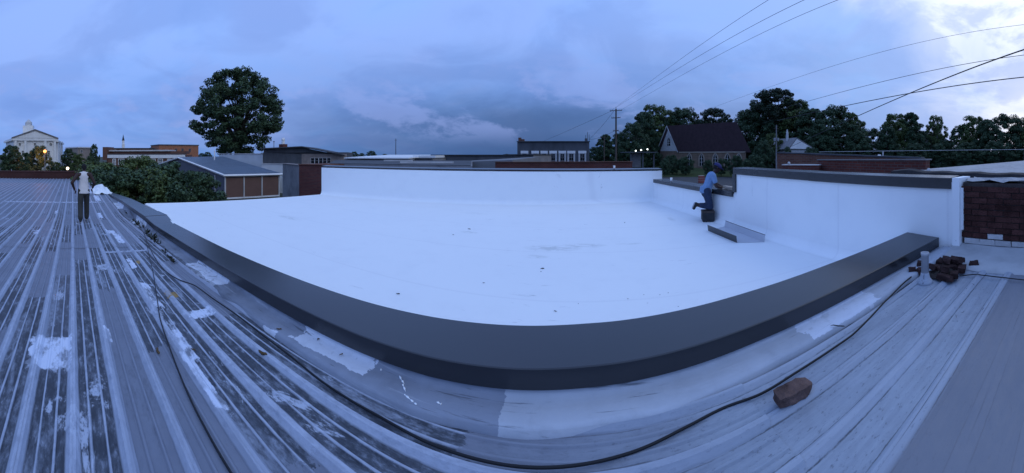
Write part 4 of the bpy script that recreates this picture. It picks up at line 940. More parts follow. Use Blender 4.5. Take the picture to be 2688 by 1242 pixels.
for px in (52, 92, 133): window(t, f, px-3, px+3, 376, 382, m_white, 1, .08)
for px in (60, 128): window(t, f, px-2.5, px+2.5, 396, 406, m_white, 1, .08)
for px in (40, 66, 118, 143): part(f.box(MB(), px-3, px+3, 365, 440, .0, .45), 'pilaster', m_white, t)
fs = Fac(147, 76, 163, 96); 
for px in (149, 154, 159.5): part(fs.box(MB(), px-1.2, px+1.2, 372, 428, .0, .5), 'pilaster', m_white, t)
part(fs.box(MB(), 146.5, 163, 372, 376, .0, .6), 'side_cornice', m_white, t); part(fs.box(MB(), 146.5, 164, 425, 432, .0, .9), 'plinth', m_greyw, t)
part(fs.box(MB(), 147, 163, 376, 470, -3, .0), 'side_wall', m_white, t)
q = f.at(91.5) - f.n*8; mb = MB().box((q.x-1.3, q.y-1.3, zap-1.2), (q.x+1.3, q.y+1.3, zat(331, 83))); part(mb, 'cupola_base', m_white, t)
part(MB().loft([[(q.x+.9*math.cos(k*PI/4), q.y+.9*math.sin(k*PI/4), zz) for k in range(8)] for zz in (zat(331,83), zat(322,83))] + [[(q.x+.1*math.cos(k*PI/4), q.y+.1*math.sin(k*PI/4), zat(314,83)) for k in range(8)]]), 'cupola', m_greyw, t)

# far long brick school
f = Fac(262, 118, 486, 108); t = root_at('brick_school', 'long low red brick school with white window bays and pale fascia', f, 14)
part(MB().prism(f.foot(14, 280, 486), 0, zat(407, 114)), 'wall', m_bwall2, t)
part(f.box(MB(), 283, 486, 406.5, 415, -.3, .35), 'fascia', m_white, t)
part(f.box(MB(), 282, 486, 397, 404, -9, -2), 'upper_storey', m_bwall2, t); part(f.box(MB(), 279, 445, 393.5, 397, -10, -1.2), 'roof', m_greyw, t)
part(f.box(MB(), 270, 282, 386, 420, -6, .2), 'chimney_block', m_bwall2, t); part(f.box(MB(), 281, 486, 403.5, 406.2, -3, .2), 'flat_roof', m_darkroof, t)
for p0, p1 in ((297, 303), (312, 325), (337, 345), (356, 365), (377, 386), (398, 407), (416, 426), (441, 446), (460, 470)): window(t, f, p0, p1, 418, 432, m_white, 2, .22)
f = Fac(204, 125, 240, 128); t = root_at('flat_block', 'small ochre flat roofed block behind round dark tree', f, 10); part(MB().prism(f.foot(10), 0, zat(389, 126)), 'wall', m_tan, t); part(f.box(MB(), 202, 242, 386, 389, -10.3, .4), 'roof', m_greyw, t); window(t, f, 212, 216, 394, 400, m_greyw, 1, .1)
f = Fac(282, 150, 405, 150); t = root_at('flat_block', 'long low dark brick block behind the school under the white steeple', f, 12); part(MB().prism(f.foot(12), 0, zat(391, 150)), 'wall', m_bwall2, t); part(f.box(MB(), 281, 406, 388.5, 391, -12.3, .4), 'roof', m_darkroof, t); window(t, f, 300, 304, 393, 397, m_greyw, 1, .1)
f = Fac(417, 205, 521, 215); t = root_at('orange_block', 'plain orange brown brick block above the school roofs', f, 18); part(MB().prism(f.foot(18), 0, zat(382, 210)), 'wall', m_orangeb, t); part(f.box(MB(), 416, 522, 379.5, 382, -18.4, .4), 'roof', m_darkst, t)
for px in (462, 479, 498): window(t, f, px-2, px+2, 391, 398, m_darkst, 0, .2)
f = Fac(372, 210, 420, 210); t = root_at('flat_block', 'small dark roofed brick house left of the orange brown block', f, 10); part(MB().prism(f.foot(10), 0, zat(395, 210)), 'wall', m_bwall2, t); a, b = f.A, f.B; part(gable(a, b, (a+b)/2, zat(395,210)+.01, zat(387,210), f.n, 10), 'roof', m_darkroof, t)
# steeple
q = G(323.5, 250); t = thing('steeple', 'distant white church steeple with dark pointed spire', 'steeple', q)
def sqr(q, w, z): return [(q.x-w, q.y-w, z), (q.x+w, q.y-w, z), (q.x+w, q.y+w, z), (q.x-w, q.y+w, z)]
part(MB().loft([sqr(q,1.0,0), sqr(q,1.0,zat(380,250))]), 'tower', m_white, t); part(MB().loft([sqr(q,1.15,zat(380,250)), sqr(q,1.15,zat(379,250))]), 'belt', m_white, t); part(MB().loft([sqr(q,.8,zat(379,250)), sqr(q,.8,zat(369,250))]), 'belfry', m_white, t)
part(MB().loft([sqr(q,.95,zat(369,250)), sqr(q,.5,zat(362,250)), sqr(q,.04,zat(353,250))]), 'spire', m_copper, t)

# gabled blue-grey metal roof building with brown panels
A, B = P(588, 459, 37), P(742, 455.5, 40); C, D = P(467, 413, 52), P(587, 411.2, 55)
t = thing('panelled_building', 'low building with blue grey metal roof and brown wall panels in white trim', 'building', ((A+B)/2).to_2d().to_3d())
Gf = Vector((2*C.x-A.x, 2*C.y-A.y, A.z)); Hf = Vector((2*D.x-B.x, 2*D.y-B.y, B.z))
mb = MB(); dz = Vector((0,0,-.16)); mb.add([A,B,D,C,A+dz,B+dz,D+dz,C+dz], [(0,1,2,3),(7,6,5,4),(0,4,5,1),(1,5,6,2),(2,6,7,3),(3,7,4,0)])
mb.add([C,D,Hf,Gf,C+dz,D+dz,Hf+dz,Gf+dz], [(0,1,2,3),(7,6,5,4),(0,4,5,1),(1,5,6,2),(2,6,7,3),(3,7,4,0)]); part(mb, 'roof', m_blueroof, t)
for k in range(1, 26):
    u = k/26; p, q = A.lerp(B, u), C.lerp(D, u); p = p + Vector((0,0,.012)); q = q + Vector((0,0,.012)); s = (B-A).normalized()*.03
    part(MB().add([p-s, p+s, q+s, q-s, p-s+Vector((0,0,.05)), p+s+Vector((0,0,.05)), q+s+Vector((0,0,.05)), q-s+Vector((0,0,.05))], [(4,5,6,7),(0,1,5,4),(1,2,6,5),(2,3,7,6),(3,0,4,7)]), 'standing_seam', m_blueroof, t)
def bar(a, b, w, h): return MB().tube([a, b], w, 4)
part(bar(A+Vector((0,0,-.10)), B+Vector((0,0,-.10)), .14, .1), 'eave_trim', m_white, t); part(bar(A+Vector((0,0,-.06)), C+Vector((0,0,-.06)), .13, .1), 'rake_trim', m_white, t); part(bar(C+Vector((0,0,-.06)), Gf+Vector((0,0,-.06)), .13, .1), 'rake_trim', m_white, t)
ins = .35; dAB = (B-A).normalized(); dAC = Vector((C.x-A.x, C.y-A.y, 0)).normalized()
a0 = Vector((A.x, A.y, 0)) + dAB*.3 + dAC*ins; b0 = Vector((B.x, B.y, 0)) - dAB*.3 + dAC*ins; c0 = Vector((Gf.x, Gf.y, 0)) + dAB*.3 - dAC*ins; d0 = Vector((Hf.x, Hf.y, 0)) - dAB*.3 - dAC*ins
for p in (a0, b0, c0, d0): p.z = 0
nn = Vector((dAB.y, -dAB.x, 0)); zt = 2.75
mb = MB().prism([(p.x, p.y) for p in (a0, b0, d0, c0)], 0, zt); part(mb, 'wall', m_bluep, t)
e = (a0+c0)/2; part(MB().add([(a0.x,a0.y,zt),(c0.x,c0.y,zt),(e.x,e.y,C.z-.2),(a0.x+.2*dAB.x,a0.y+.2*dAB.y,zt),(c0.x+.2*dAB.x,c0.y+.2*dAB.y,zt),(e.x+.2*dAB.x,e.y+.2*dAB.y,C.z-.2)], [(0,1,2),(5,4,3),(0,2,5,3),(2,1,4,5)]), 'gable_wall', m_bluep, t)
W3 = (b0-a0).length
for k in range(3):
    p, q = a0.lerp(b0, k/3+.012) + nn*.03, a0.lerp(b0, (k+1)/3-.012) + nn*.03
    part(MB().add([(p.x,p.y,.25),(q.x,q.y,.25),(q.x,q.y,2.55),(p.x,p.y,2.55),(p.x-nn.x*.03,p.y-nn.y*.03,.25),(q.x-nn.x*.03,q.y-nn.y*.03,.25),(q.x-nn.x*.03,q.y-nn.y*.03,2.55),(p.x-nn.x*.03,p.y-nn.y*.03,2.55)], [(0,1,2,3),(0,4,5,1),(1,5,6,2),(2,6,7,3),(3,7,4,0)]), 'panel', m_brownp, t)
for k in range(4):
    p = a0.lerp(b0, k/3) + nn*.04; part(MB().box((p.x-.07, p.y-.07, 0), (p.x+.07, p.y+.07, 2.75)), 'post', m_greyw, t)
for k in range(1, 5):
    p = a0 + dAC*(k*2.6) - dAB*.04; part(MB().box((p.x-.06, p.y-.06, 0), (p.x+.06, p.y+.06, 2.75)), 'post', m_greyw, t)
part(bar(a0+nn*.06+Vector((0,0,.12)), b0+nn*.06+Vector((0,0,.12)), .15, .1), 'sill', m_greyw, t); part(bar(a0-dAB*.06+Vector((0,0,.12)), a0-dAB*.06+dAC*11+Vector((0,0,.12)), .15, .1), 'sill', m_greyw, t)
q = P(563, 402, 50); part(MB().tube([(q.x,q.y,4.0),(q.x,q.y,zat(395,50))], .09, 8), 'flue', m_white, t)
# pale corrugated wall behind, and stepped lower piece
f = Fac(575, 58, 691, 50); t = thing('corrugated_wall', 'tall pale corrugated metal wall rising behind the blue grey roof', 'wall', (f.A+f.B)/2)
def corr(f, p0, p1, yt0, yt1, zb, n=60):
    mb = MB(); rows = []
    for k in range(n+1):
        u = k/n; px = p0+(p1-p0)*u; q = f.at(px, .04 if k % 2 else 0); z1 = zat(yt0+(yt1-yt0)*u, q.length); rows.append([(q.x,q.y,zb),(q.x,q.y,z1),(q.x-f.n.x*.1,q.y-f.n.y*.1,z1)])
    return mb.loft(rows, cap=False, closed=False)
part(corr(f, 575, 690, 407, 404, 0, 70), 'sheeting', m_palecor, t); part(f.box(MB(), 574, 691, 403, 405, -.15, .12), 'cap_flashing', m_greyw, t)
f = Fac(686, 45, 744, 44); t = thing('corrugated_wall', 'short lower pale corrugated metal wall below the flat roofed annexe', 'wall', (f.A+f.B)/2); part(corr(f, 687, 743, 430.5, 431.5, 0, 36), 'sheeting', m_palecor, t); part(f.box(MB(), 686, 744, 429.5, 431, -.15, .12), 'cap_flashing', m_greyw, t)
# annexe with low pitched oversailing roof
f = Fac(691, 50, 912, 47); t = root_at('flat_roof_annexe', 'dark annexe with thin oversailing low pitched roof, chimney and window strip', f, 9)
r0 = 49; part(MB().prism(f.foot(9), 0, zat(400, 48.5)), 'wall', m_darkst, t)
l, m_, rr_ = f.at(680, .9), f.at(792, .9), f.at(903, .9); zl, zm, zr = zat(391.5, 49), zat(387, 49), zat(408.5, 47)
bk = -f.n*11; mb = MB()
for p, q, za, zb_ in ((l, m_, zl, zm), (m_, rr_, zm, zr)):
    mb.add([(p.x,p.y,za),(q.x,q.y,zb_),(q.x+bk.x,q.y+bk.y,zb_),(p.x+bk.x,p.y+bk.y,za)] + [(p.x,p.y,za+.14),(q.x,q.y,zb_+.14),(q.x+bk.x,q.y+bk.y,zb_+.14),(p.x+bk.x,p.y+bk.y,za+.14)], [(0,3,2,1),(4,5,6,7),(0,1,5,4),(1,2,6,5),(2,3,7,6),(3,0,4,7)])
part(mb, 'roof', m_darkroof, t)
mb = MB(); p, q, s_ = f.at(692), f.at(792), f.at(911); mm = -f.n*.3; vs = [(p.x,p.y,zat(400.2,48.5)),(s_.x,s_.y,zat(411,48)),(q.x,q.y,zm-.02),(p.x,p.y,zl-.02)]
part(MB().add(vs + [(v[0]+mm.x, v[1]+mm.y, v[2]) for v in vs], [(0,1,2,3),(7,6,5,4),(3,2,6,7),(2,1,5,6)]), 'gable_infill', m_darkst, t)
part(f.box(MB(), 792, 911, 404, 431, .005, .04), 'stucco_panel', m_tan, t)
for k in range(5): window(t, f, 816.5+k*10.6, 825.5+k*10.6, 415, 429, m_greyw, 0, .045)
part(f.box(MB(), 692, 912, 430.5, 432.5, 0, .25), 'ledge', m_greyw, t)
q = f.at(728) - f.n*3; ch = part(MB().box((q.x-.55, q.y-.45, 5.6), (q.x+.55, q.y+.45, zat(378.5, 52))), 'chimney', m_bwall, t); part(MB().loft([ring(q,.28,zat(378.4,52)),ring(q,.24,zat(368,52)),ring(q,.34,zat(367,52)),ring(q,.20,zat(362,52))]), 'chimney_pot', m_white, ch)
q = f.at(697) - f.n*4; part(MB().tube([(q.x,q.y,5.5),(q.x,q.y,zat(370.5,53))], .06, 6), 'vent_stack', m_stucco, t); part(MB().tube([(q.x-.2,q.y,zat(371,53)),(q.x+.2,q.y,zat(371,53))], .06, 6), 'vent_cap', m_stucco, t)
# stucco and brick walls next to the back wall
f = Fac(742, 26, 787, 22); t = root_at('stucco_wall', 'stained grey stucco wall between the corrugated wall and the brick pier', f, 1, 'wall'); part(MB().prism(f.foot(.4), 0, zat(432, 24)), 'wall', m_stucco, t); part(f.box(MB(), 741, 788, 430.5, 432, -.45, .06), 'capping', m_tan, t)
f = Fac(785, 18.0, 856, 16.8); t = root_at('brick_pier', 'square dark red brick wall end beside the white back wall', f, 1, 'wall'); part(MB().prism(f.foot(3.0), 0, zat(433.5, 17.4)), 'wall', m_bwall, t); part(f.box(MB(), 784, 857, 431.5, 433.4, -3.05, .05), 'capping', m_bwall2, t)

# low roofs behind the white back wall
f = Fac(905, 34, 1076, 31); t = root_at('low_shed', 'grey low shed with pale metal roof strip behind the back wall', f, 12); part(MB().prism(f.foot(9), 0, zat(416, 32.5)), 'wall', m_stucco, t)
a, b = f.at(903, .5), f.at(1073, .5); mm = -f.n*12; z0, z1 = zat(416.5, 32), zat(408.3, 44)
part(MB().add([(a.x,a.y,z0),(b.x,b.y,z0),(b.x+mm.x,b.y+mm.y,z1),(a.x+mm.x,a.y+mm.y,z1),(a.x,a.y,z0+.1),(b.x,b.y,z0+.1),(b.x+mm.x,b.y+mm.y,z1+.1),(a.x+mm.x,a.y+mm.y,z1+.1)], [(0,3,2,1),(4,5,6,7),(0,1,5,4),(1,2,6,5),(2,3,7,6),(3,0,4,7)]), 'roof', m_white, t)
f = Fac(1074, 33, 1136, 32); t = root_at('low_shed', 'small pale roofed lean-to to the right of the grey low shed', f, 8); part(MB().prism(f.foot(8), 0, zat(415.5, 32.5)), 'wall', m_stucco, t); part(f.box(MB(), 1073, 1134, 408, 414, -7, -1), 'roof_upstand', m_white, t); part(f.box(MB(), 1073, 1137, 414.2, 416, -8, .3), 'roof', m_greyroof, t)
lowbuilding('low_building', 'low dark flat roofed building seen over the back wall', [gp(860, 19), gp(1240, 14.5), gp(1240, 28), gp(880, 30)][::-1], CAMZ-.50, m_stucco, m_darkroof)
f = Fac(1132, 36, 1352, 36); t = root_at('low_building', 'long dark green grey building with straight parapet line behind the shed', f, 10); part(MB().prism(f.foot(10), 0, zat(408, 36)), 'wall', m_darkst, t); part(f.box(MB(), 1131, 1353, 406, 408, -10.2, .2), 'capping', m_darkroof, t)
a, b = G(1080, 27), G(1345, 24); part(MB().add([(a.x,a.y,zat(430,27)),(b.x,b.y,zat(420,24)),(b.x+1,b.y+9,zat(411,33)),(a.x+6,a.y+8,zat(424,33)),(a.x,a.y,3),(b.x,b.y,3),(b.x+1,b.y+9,3),(a.x+6,a.y+8,3)], [(0,1,2,3),(0,4,5,1),(1,5,6,2),(3,2,6,7),(3,7,4,0)]), 'lean_to_roof', m_greyroof, t)
for px, py, r, L in ((1045, 426, 24, 2.2), (1120, 434.5, 18, 3.0)):
    q = P(px, py, r); single(MB().obox((q.x, q.y, CAMZ-.41), (L, .12, .10), Matrix.Rotation(.35, 3, 'Z')), 'roof_beam', m_greyw, 'pale loose beam lying on the dark low roof' if px < 1100 else 'long pale beam lying along the dark roof edge', 'beam')
q = G(1039, 140); t = thing('antenna_mast', 'thin lone antenna mast rising from the horizon', 'mast', q); part(MB().tube([(q.x,q.y,0),(q.x,q.y,zat(364,140))], [.22,.12], 6), 'mast', m_darkst, t); part(MB().tube([(q.x-.6,q.y,zat(368,140)),(q.x+.6,q.y,zat(368,140))], .08, 5), 'crossbar', m_darkst, t)
# red-brown brick parapet of the block between
f = Fac(1300, 20, 1660, 21); t = root_at('brick_parapet', 'long low dark red brick parapet just behind the back wall coping', f, 8, 'brick wall'); part(MB().prism(f.foot(.4), 0, zat(426.5, 20.3)), 'wall', m_bwall, t); part(f.box(MB(), 1299, 1661, 424.6, 426.3, -.45, .06), 'capping', m_bwall2, t); part(MB().prism([(p.x, p.y) for p in (f.at(1302,-.42), f.at(1658,-.42), f.at(1658,-.42)-f.n*9, f.at(1302,-.42)-f.n*9)], 0, CAMZ-.62), 'roof', m_darkroof, t)
f = Fac(1327, 44, 1400, 42); t = root_at('low_building', 'small grey flat roofed building in front of the two storey block', f, 6); part(MB().prism(f.foot(6), 0, zat(407, 43)), 'wall', m_stucco, t); part(f.box(MB(), 1325, 1402, 404.8, 407, -6.3, .4), 'roof', m_darkroof, t); window(t, f, 1358, 1364, 416, 423, m_darkst, 0, .06)
# two-storey building with white lintels
f = Fac(1358, 60, 1547, 60); t = root_at('two_storey_building', 'dark two storey building with row of windows under broad white lintels', f, 12); part(MB().prism(f.foot(12), 0, zat(372.5, 60)), 'wall', m_darkst, t); part(f.box(MB(), 1356.5, 1548.5, 370.5, 372.3, -12.3, .3), 'parapet_cap', m_darkroof, t)
for p0, p1 in ((1368, 1386), (1396, 1414), (1420, 1437), (1443, 1461), (1467, 1485), (1490, 1509), (1519, 1538)):
    part(f.box(MB(), p0-1, p1+1, 396, 403, .0, .22), 'lintel', m_white, t); part(f.box(MB(), p0-.5, p0+3, 403.2, 424, .0, .16), 'jamb', m_greyw, t); part(f.box(MB(), p1-3, p1+.5, 403.2, 424, .0, .16), 'jamb', m_greyw, t); window(t, f, p0+4, p1-4, 403.6, 422, m_greyw, 1, .04)
for a_, b_, y_ in ((1360, 1367, 361), (1368, 1375.5, 365)): part(f.box(MB(), a_, b_, y_, 370.4, -1.4, -.3), 'chimney', m_bwall2, t)
part(f.box(MB(), 1536.5, 1542.5, 363, 370.4, -1.2, -.4), 'chimney', m_darkst, t)
for px, y_ in ((1543.5, 347), (1539, 355), (1548, 353)): q = f.at(px) - f.n*1; part(MB().tube([(q.x,q.y,zat(371,61)),(q.x,q.y,zat(y_,61))], .05, 5), 'antenna', m_darkst, t)
# lit canopy at the street corner
f = Fac(1655, 62, 1722, 64); t = root_at('lit_canopy', 'street corner canopy carrying three white floodlights', f, 6, 'canopy'); part(f.box(MB(), 1653, 1724, 398.6, 401, -6, .2), 'roof', m_darkst, t)
for px in (1658, 1690, 1719): q = f.at(px) - f.n*.5; part(MB().box((q.x-.12,q.y-.12,0),(q.x+.12,q.y+.12,zat(401.2,63))), 'post', m_darkst, t)
part(f.box(MB(), 1672, 1692, 402, 440, -4, -2), 'kiosk', m_stucco, t)
for px, py in ((1669, 396), (1683, 394), (1699.5, 392)):
    q = f.pt(px, py, .3); lp = part(MB().ball(tuple(q), .15, 10, 6), 'floodlight', m_lampc, t, True); part(MB().tube([(q.x,q.y,q.z-.2),(q.x,q.y,zat(398.6,63))], .04, 5), 'bracket', m_darkst, t)

# ---------------------------------------------------------------- chapel
f = Fac(1782, 96, 1958, 86); LZ = 1.4
t = thing('chapel', 'old tan chapel with steep dark shingle roof and pointed arch windows', 'chapel', (f.A+f.B)/2 + Vector((0,0,LZ)))
ga, gb = G(1733, 101), f.A.copy()                                     # gable end from far-left eave to near eave corner
gd = Vector((ga.x-gb.x, ga.y-gb.y, 0)); ln = f.B - f.A; dep = gd
zE, zR = zat(396, 93), zat(330, 98)
wl = [(f.A.x, f.A.y), (f.B.x, f.B.y), (f.B.x+gd.x, f.B.y+gd.y), (f.A.x+gd.x, f.A.y+gd.y)]
part(MB().prism(wl, 0.5, zE), 'wall', m_churchb, t)
mid = f.A + gd*.5; mid2 = f.B + gd*.5; ov = f.d*.9; gdn = gd.normalized()
zR = zat(330, mid.length); e1, e2 = f.A - gdn*.6 - ov, f.B - gdn*.6 + ov; g1, g2 = f.A + gd + gdn*.6 - ov, f.B + gd + gdn*.6 + ov; m1, m2 = mid - ov, mid2 + ov
zEe = zE - .35; th = Vector((0,0,-.18)); mb = MB()
for p, q in ((e1, e2), (g1, g2)):
    vs = [Vector((p.x,p.y,zEe)), Vector((q.x,q.y,zEe)), Vector((m2.x,m2.y,zR)), Vector((m1.x,m1.y,zR))]; mb.add(vs + [v+th for v in vs], [(0,1,2,3),(7,6,5,4),(0,4,5,1),(1,5,6,2),(2,6,7,3),(3,7,4,0)])
part(mb, 'roof', m_shingle, t)
h0, h1 = f.A - f.d*.02, f.A + gd - f.d*.02
part(MB().add([(h0.x,h0.y,zE),(h1.x,h1.y,zE),(mid.x-f.d.x*.02,mid.y-f.d.y*.02,zR-.3),(h0.x+f.d.x*.3,h0.y+f.d.y*.3,zE),(h1.x+f.d.x*.3,h1.y+f.d.y*.3,zE),(mid.x+f.d.x*.28,mid.y+f.d.y*.28,zR-.3)], [(0,1,2),(5,4,3),(0,2,5,3),(2,1,4,5),(0,3,4,1)]), 'gable_wall', m_greyw, t)
for p in (e1, g1): part(MB().tube([Vector((p.x,p.y,zEe-.05)) - ov*.05, Vector((m1.x,m1.y,zR-.05)) - ov*.05], .16, 4), 'bargeboard', m_greyw, t)
gc = mid - f.d*.06; gw = gdn
def arch_poly(c, ax, w, z0, z1, n=6):
    pts = [(-w, z0), (w, z0)]; zs = z0 + (z1-z0)*.55
    for k in range(n+1): u = k/n; pts.append((w*math.cos(u*PI/2)**.8 if u < 1 else 0, zs + (z1-zs)*u))
    for k in range(n-1, -1, -1): u = k/n; pts.append((-w*math.cos(u*PI/2)**.8, zs + (z1-zs)*u))
    return [Vector((c.x + ax.x*x, c.y + ax.y*x, z)) for x, z in pts]
def arch_window(root, c, ax, nrm, w, z0, z1, surround=True):
    if surround:
        o = arch_poly(c + nrm*.02, ax, w+.35, z0-.2, z1+.4); m = MB(); m.loft([o, [p + nrm*.10 for p in o]]); part(m, 'surround', m_stone, root)
    o = arch_poly(c + nrm*.125, ax, w, z0, z1); m = MB(); m.loft([o, [p + nrm*.03 for p in o]]); g = part(m, 'window', m_glass, root)
    m = MB()
    for x in (0,): a = c + nrm*.18; m.obox((a.x, a.y, (z0+z1)/2-.1), (.07, .07, z1-z0-.2))
    for zz in (z0+(z1-z0)*.3, z0+(z1-z0)*.58): a = c + nrm*.18; m.tube([(a.x-ax.x*w*.9, a.y-ax.y*w*.9, zz), (a.x+ax.x*w*.9, a.y+ax.y*w*.9, zz)], .035, 4)
    part(m, 'glazing_bars', m_white, g)
arch_window(t, Vector((gc.x, gc.y, 0)), gw, -f.d, .55, zat(383, 98), zat(361, 98), False)
for px in (1810, 1842, 1878, 1910, 1940): q = f.at(px); arch_window(t, Vector((q.x, q.y, 0)), f.d, f.n, .62, zat(435, q.length), zat(404, q.length))
part(f.box(MB(), 1783, 1957, 398, 401, .0, .2), 'eave_board', m_stone, t); part(f.box(MB(), 1782, 1958, 440, 450, .0, .3), 'plinth', m_churchb, t)
# white gabled house among the trees
f = Fac(2074, 74, 2136, 78); t = root_at('white_house', 'weathered white gabled house half hidden by dark trees', f, 9, 'house'); part(MB().prism(f.foot(9), 0, zat(392, 76)), 'wall', m_greyw, t)
a, b = f.at(2068, .4), f.at(2142, .4); ap = f.at(2092, .4); part(gable(a, b, ap, zat(392,76)+.01, zat(362,76), f.n, 9.6), 'roof', m_stucco, t); ia, ib, ip = f.at(2073, .45), f.at(2136, .45), f.at(2092, .45); part(gable(ia, ib, ip, zat(391,76), zat(366,76), f.n, .3), 'gable_wall', m_white, t)
q = f.at(2085) - f.n*3; part(MB().loft([ring(q,.35,zat(372,79)),ring(q,.30,zat(350,79)),ring(q,.05,zat(341,79))]), 'finial', m_greyw, t)
window(t, f, 2080, 2086, 382, 390, m_stucco, 1, .1); window(t, f, 2098, 2104, 382, 390, m_stucco, 1, .1)
f = Fac(2440, 120, 2500, 122); t = root_at('far_house', 'dark hipped roof house just visible between far trees', f, 10, 'house'); part(MB().prism(f.foot(10), 0, zat(375, 120)), 'wall', m_darkst, t); a, b = f.A, f.B; part(MB().add([(a.x-.5,a.y,zat(375,120)),(b.x+.5,b.y,zat(375,120)),(b.x+.5,b.y+11,zat(375,120)),(a.x-.5,a.y+11,zat(375,120)),(a.x+2,a.y+5,zat(352,124)),(b.x-2,b.y+5,zat(352,124))], [(0,1,5,4),(1,2,5),(2,3,4,5),(3,0,4),(3,2,1,0)]), 'roof', m_darkroof, t); window(t, f, 2460, 2466, 380, 388, m_greyw, 1, .1)
# stack of red bricks by the road
q = P(1841, 481, 60); q.z = 0.004; t = thing('brick_stack', 'small banded red stack standing on the road beyond the low wall', 'brick stack', q)
for k in range(3): part(MB().box((q.x-.5, q.y-.4, .02+k*.46), (q.x+.5, q.y+.4, .42+k*.46)), 'brick_layer', simple('stack_red', (.30,.085,.07), .9, .4, 6) if k == 0 else bpy.data.materials['stack_red'], t); part(MB().box((q.x-.52, q.y-.42, .422+k*.46), (q.x+.52, q.y+.42, .458+k*.46)), 'spacer', m_lumber, t)

# ---------------------------------------------------------------- poles and wires
q = G(1617, 50); t = thing('utility_pole', 'tall wooden utility pole with two crossarms against the sky', 'utility pole', q)
part(MB().tube([(q.x,q.y,0),(q.x,q.y,zat(286,50))], [.19,.12], 10), 'pole', m_pole, t)
tx = Vector((math.cos(az(1617)), -math.sin(az(1617)), 0))
for py, w in ((291, .95), (310, .7), (344, .45)):
    z = zat(py, 50); a, b = q - tx*w, q + tx*w; arm = part(MB().tube([(a.x,a.y,z),(b.x,b.y,z+.08)], .06, 4), 'crossarm', m_pole, t)
    for u in (-.95, -.5, .5, .95): p = q + tx*(w*u); part(MB().tube([(p.x,p.y,z+.05),(p.x,p.y,z+.22)], [.05,.035], 6), 'insulator', m_insul, arm)
part(MB().tube([(q.x,q.y,zat(286,50)),(q.x,q.y,zat(281,50))], .05, 6), 'insulator', m_insul, t)
q = G(2038, 66); t = thing('utility_pole', 'pale utility pole carrying two transformer cans among the trees', 'utility pole', q)
part(MB().tube([(q.x,q.y,0),(q.x,q.y,zat(328,66))], [.16,.11], 8), 'pole', m_stucco, t)
for s in (-.42, .42): p = q + Vector((s, 0, 0)); part(MB().tube([(p.x,p.y,zat(370,66)),(p.x,p.y,zat(362,66))], .22, 10), 'transformer', m_insul, t)
part(MB().tube([(q.x-.7,q.y,zat(338,66)),(q.x+.7,q.y,zat(338,66))], .05, 4), 'crossarm', m_pole, t)
q = G(1586, 66); t = thing('utility_pole', 'short bare wooden pole between two storey building and dark trees', 'utility pole', q); part(MB().tube([(q.x,q.y,0),(q.x,q.y,zat(358,66))], [.15,.11], 8), 'pole', m_pole, t); part(MB().tube([(q.x-.6,q.y,zat(361,66)),(q.x+.6,q.y,zat(361,66))], .05, 4), 'crossarm', m_pole, t)
def wire(a, b, ext, rad, sag, label, grp):
    e = a + (b-a)*ext; pts = []
    for k in range(29): u = k/28; p = a.lerp(e, u); p.z -= sag*4*u*(1-u)*.5; pts.append(p)
    single(MB().tube(pts, rad, 5), 'overhead_wire', m_cable, label, 'wire', grp)
g3 = 'wires running up from the tall pole'
wire(P(1606, 289, 50), P(1825, 126, 20), 1.45, .009, .1, 'thin overhead wire rising from the tall wooden pole crossarm', g3)
wire(P(1617, 282, 50), P(1868, 126, 20), 1.45, .010, .1, 'thin overhead wire rising from the tall wooden pole crossarm', g3)
wire(P(1630, 289, 50), P(1915, 128, 20), 1.45, .009, .1, 'thin overhead wire rising from the tall wooden pole crossarm', g3)
wire(P(1843, 293, 60), P(2337, 126, 26), 1.5, .012, .3, 'long thin wire crossing the sky above the chapel roof', None)
wire(P(2060, 283, 50), P(2600, 155, 24), 1.35, .022, .15, 'thin wire rising from the tallest right hand tree towards the bright sky', None)
wire(P(2040, 317, 40), P(2600, 211, 19), 1.35, .030, .1, 'heavy black wire crossing above the far trees at a shallow slope', None)
wire(P(2040, 402, 66), P(2600, 161, 12.5), 1.25, .026, .0, 'heavy black wire slanting steeply up across the other heavy wire', None)
for a, b, lab in (((1611, 292, 50), (1546, 366, 60), 'upper slack service wire from tall pole to two storey building'), ((1612, 344, 50), (1546, 367, 60), 'lower slack service wire from tall pole to two storey building'), ((1622, 344, 50), (1690, 366, 70), 'short service wire from tall pole into the dark trees'), ((1606, 291, 50), (1365, 395, 90), 'long faint wire from tall pole towards the low roofs')):
    wire(P(*a), P(*b), 1.0, .02, .5, lab, None)
# lamps
def lamp_post(px, py, r, mat, label):
    p = P(px, py, r); t = thing('street_lamp', label, 'street lamp', (p.x, p.y, 0)); part(MB().tube([(p.x,p.y,0),(p.x,p.y,p.z-.2)], [.09,.06], 8), 'post', m_stucco, t); part(MB().ball(tuple(p), .20, 10, 7), 'globe', mat, t, True); part(MB().loft([ring(p,.13,p.z+.17,8), ring(p,.05,p.z+.30,8)]), 'finial', m_darkst, t); return p
p = lamp_post(118, 397, 40, m_amber, 'glowing amber globe street lamp beside the dark tree')
for e, c in ((260, (1.0, .34, .08)),):
    ld = bpy.data.lights.new('amber_glow', 'POINT'); ld.energy = e; ld.color = c; ld.shadow_soft_size = .2; lo = bpy.data.objects.new('amber_glow', ld); COL.objects.link(lo); lo.location = p + Vector((-.3, -.45, -.1))
lamp_post(177.5, 442, 44, m_lampw, 'small warm white street lamp in front of the far hedge')

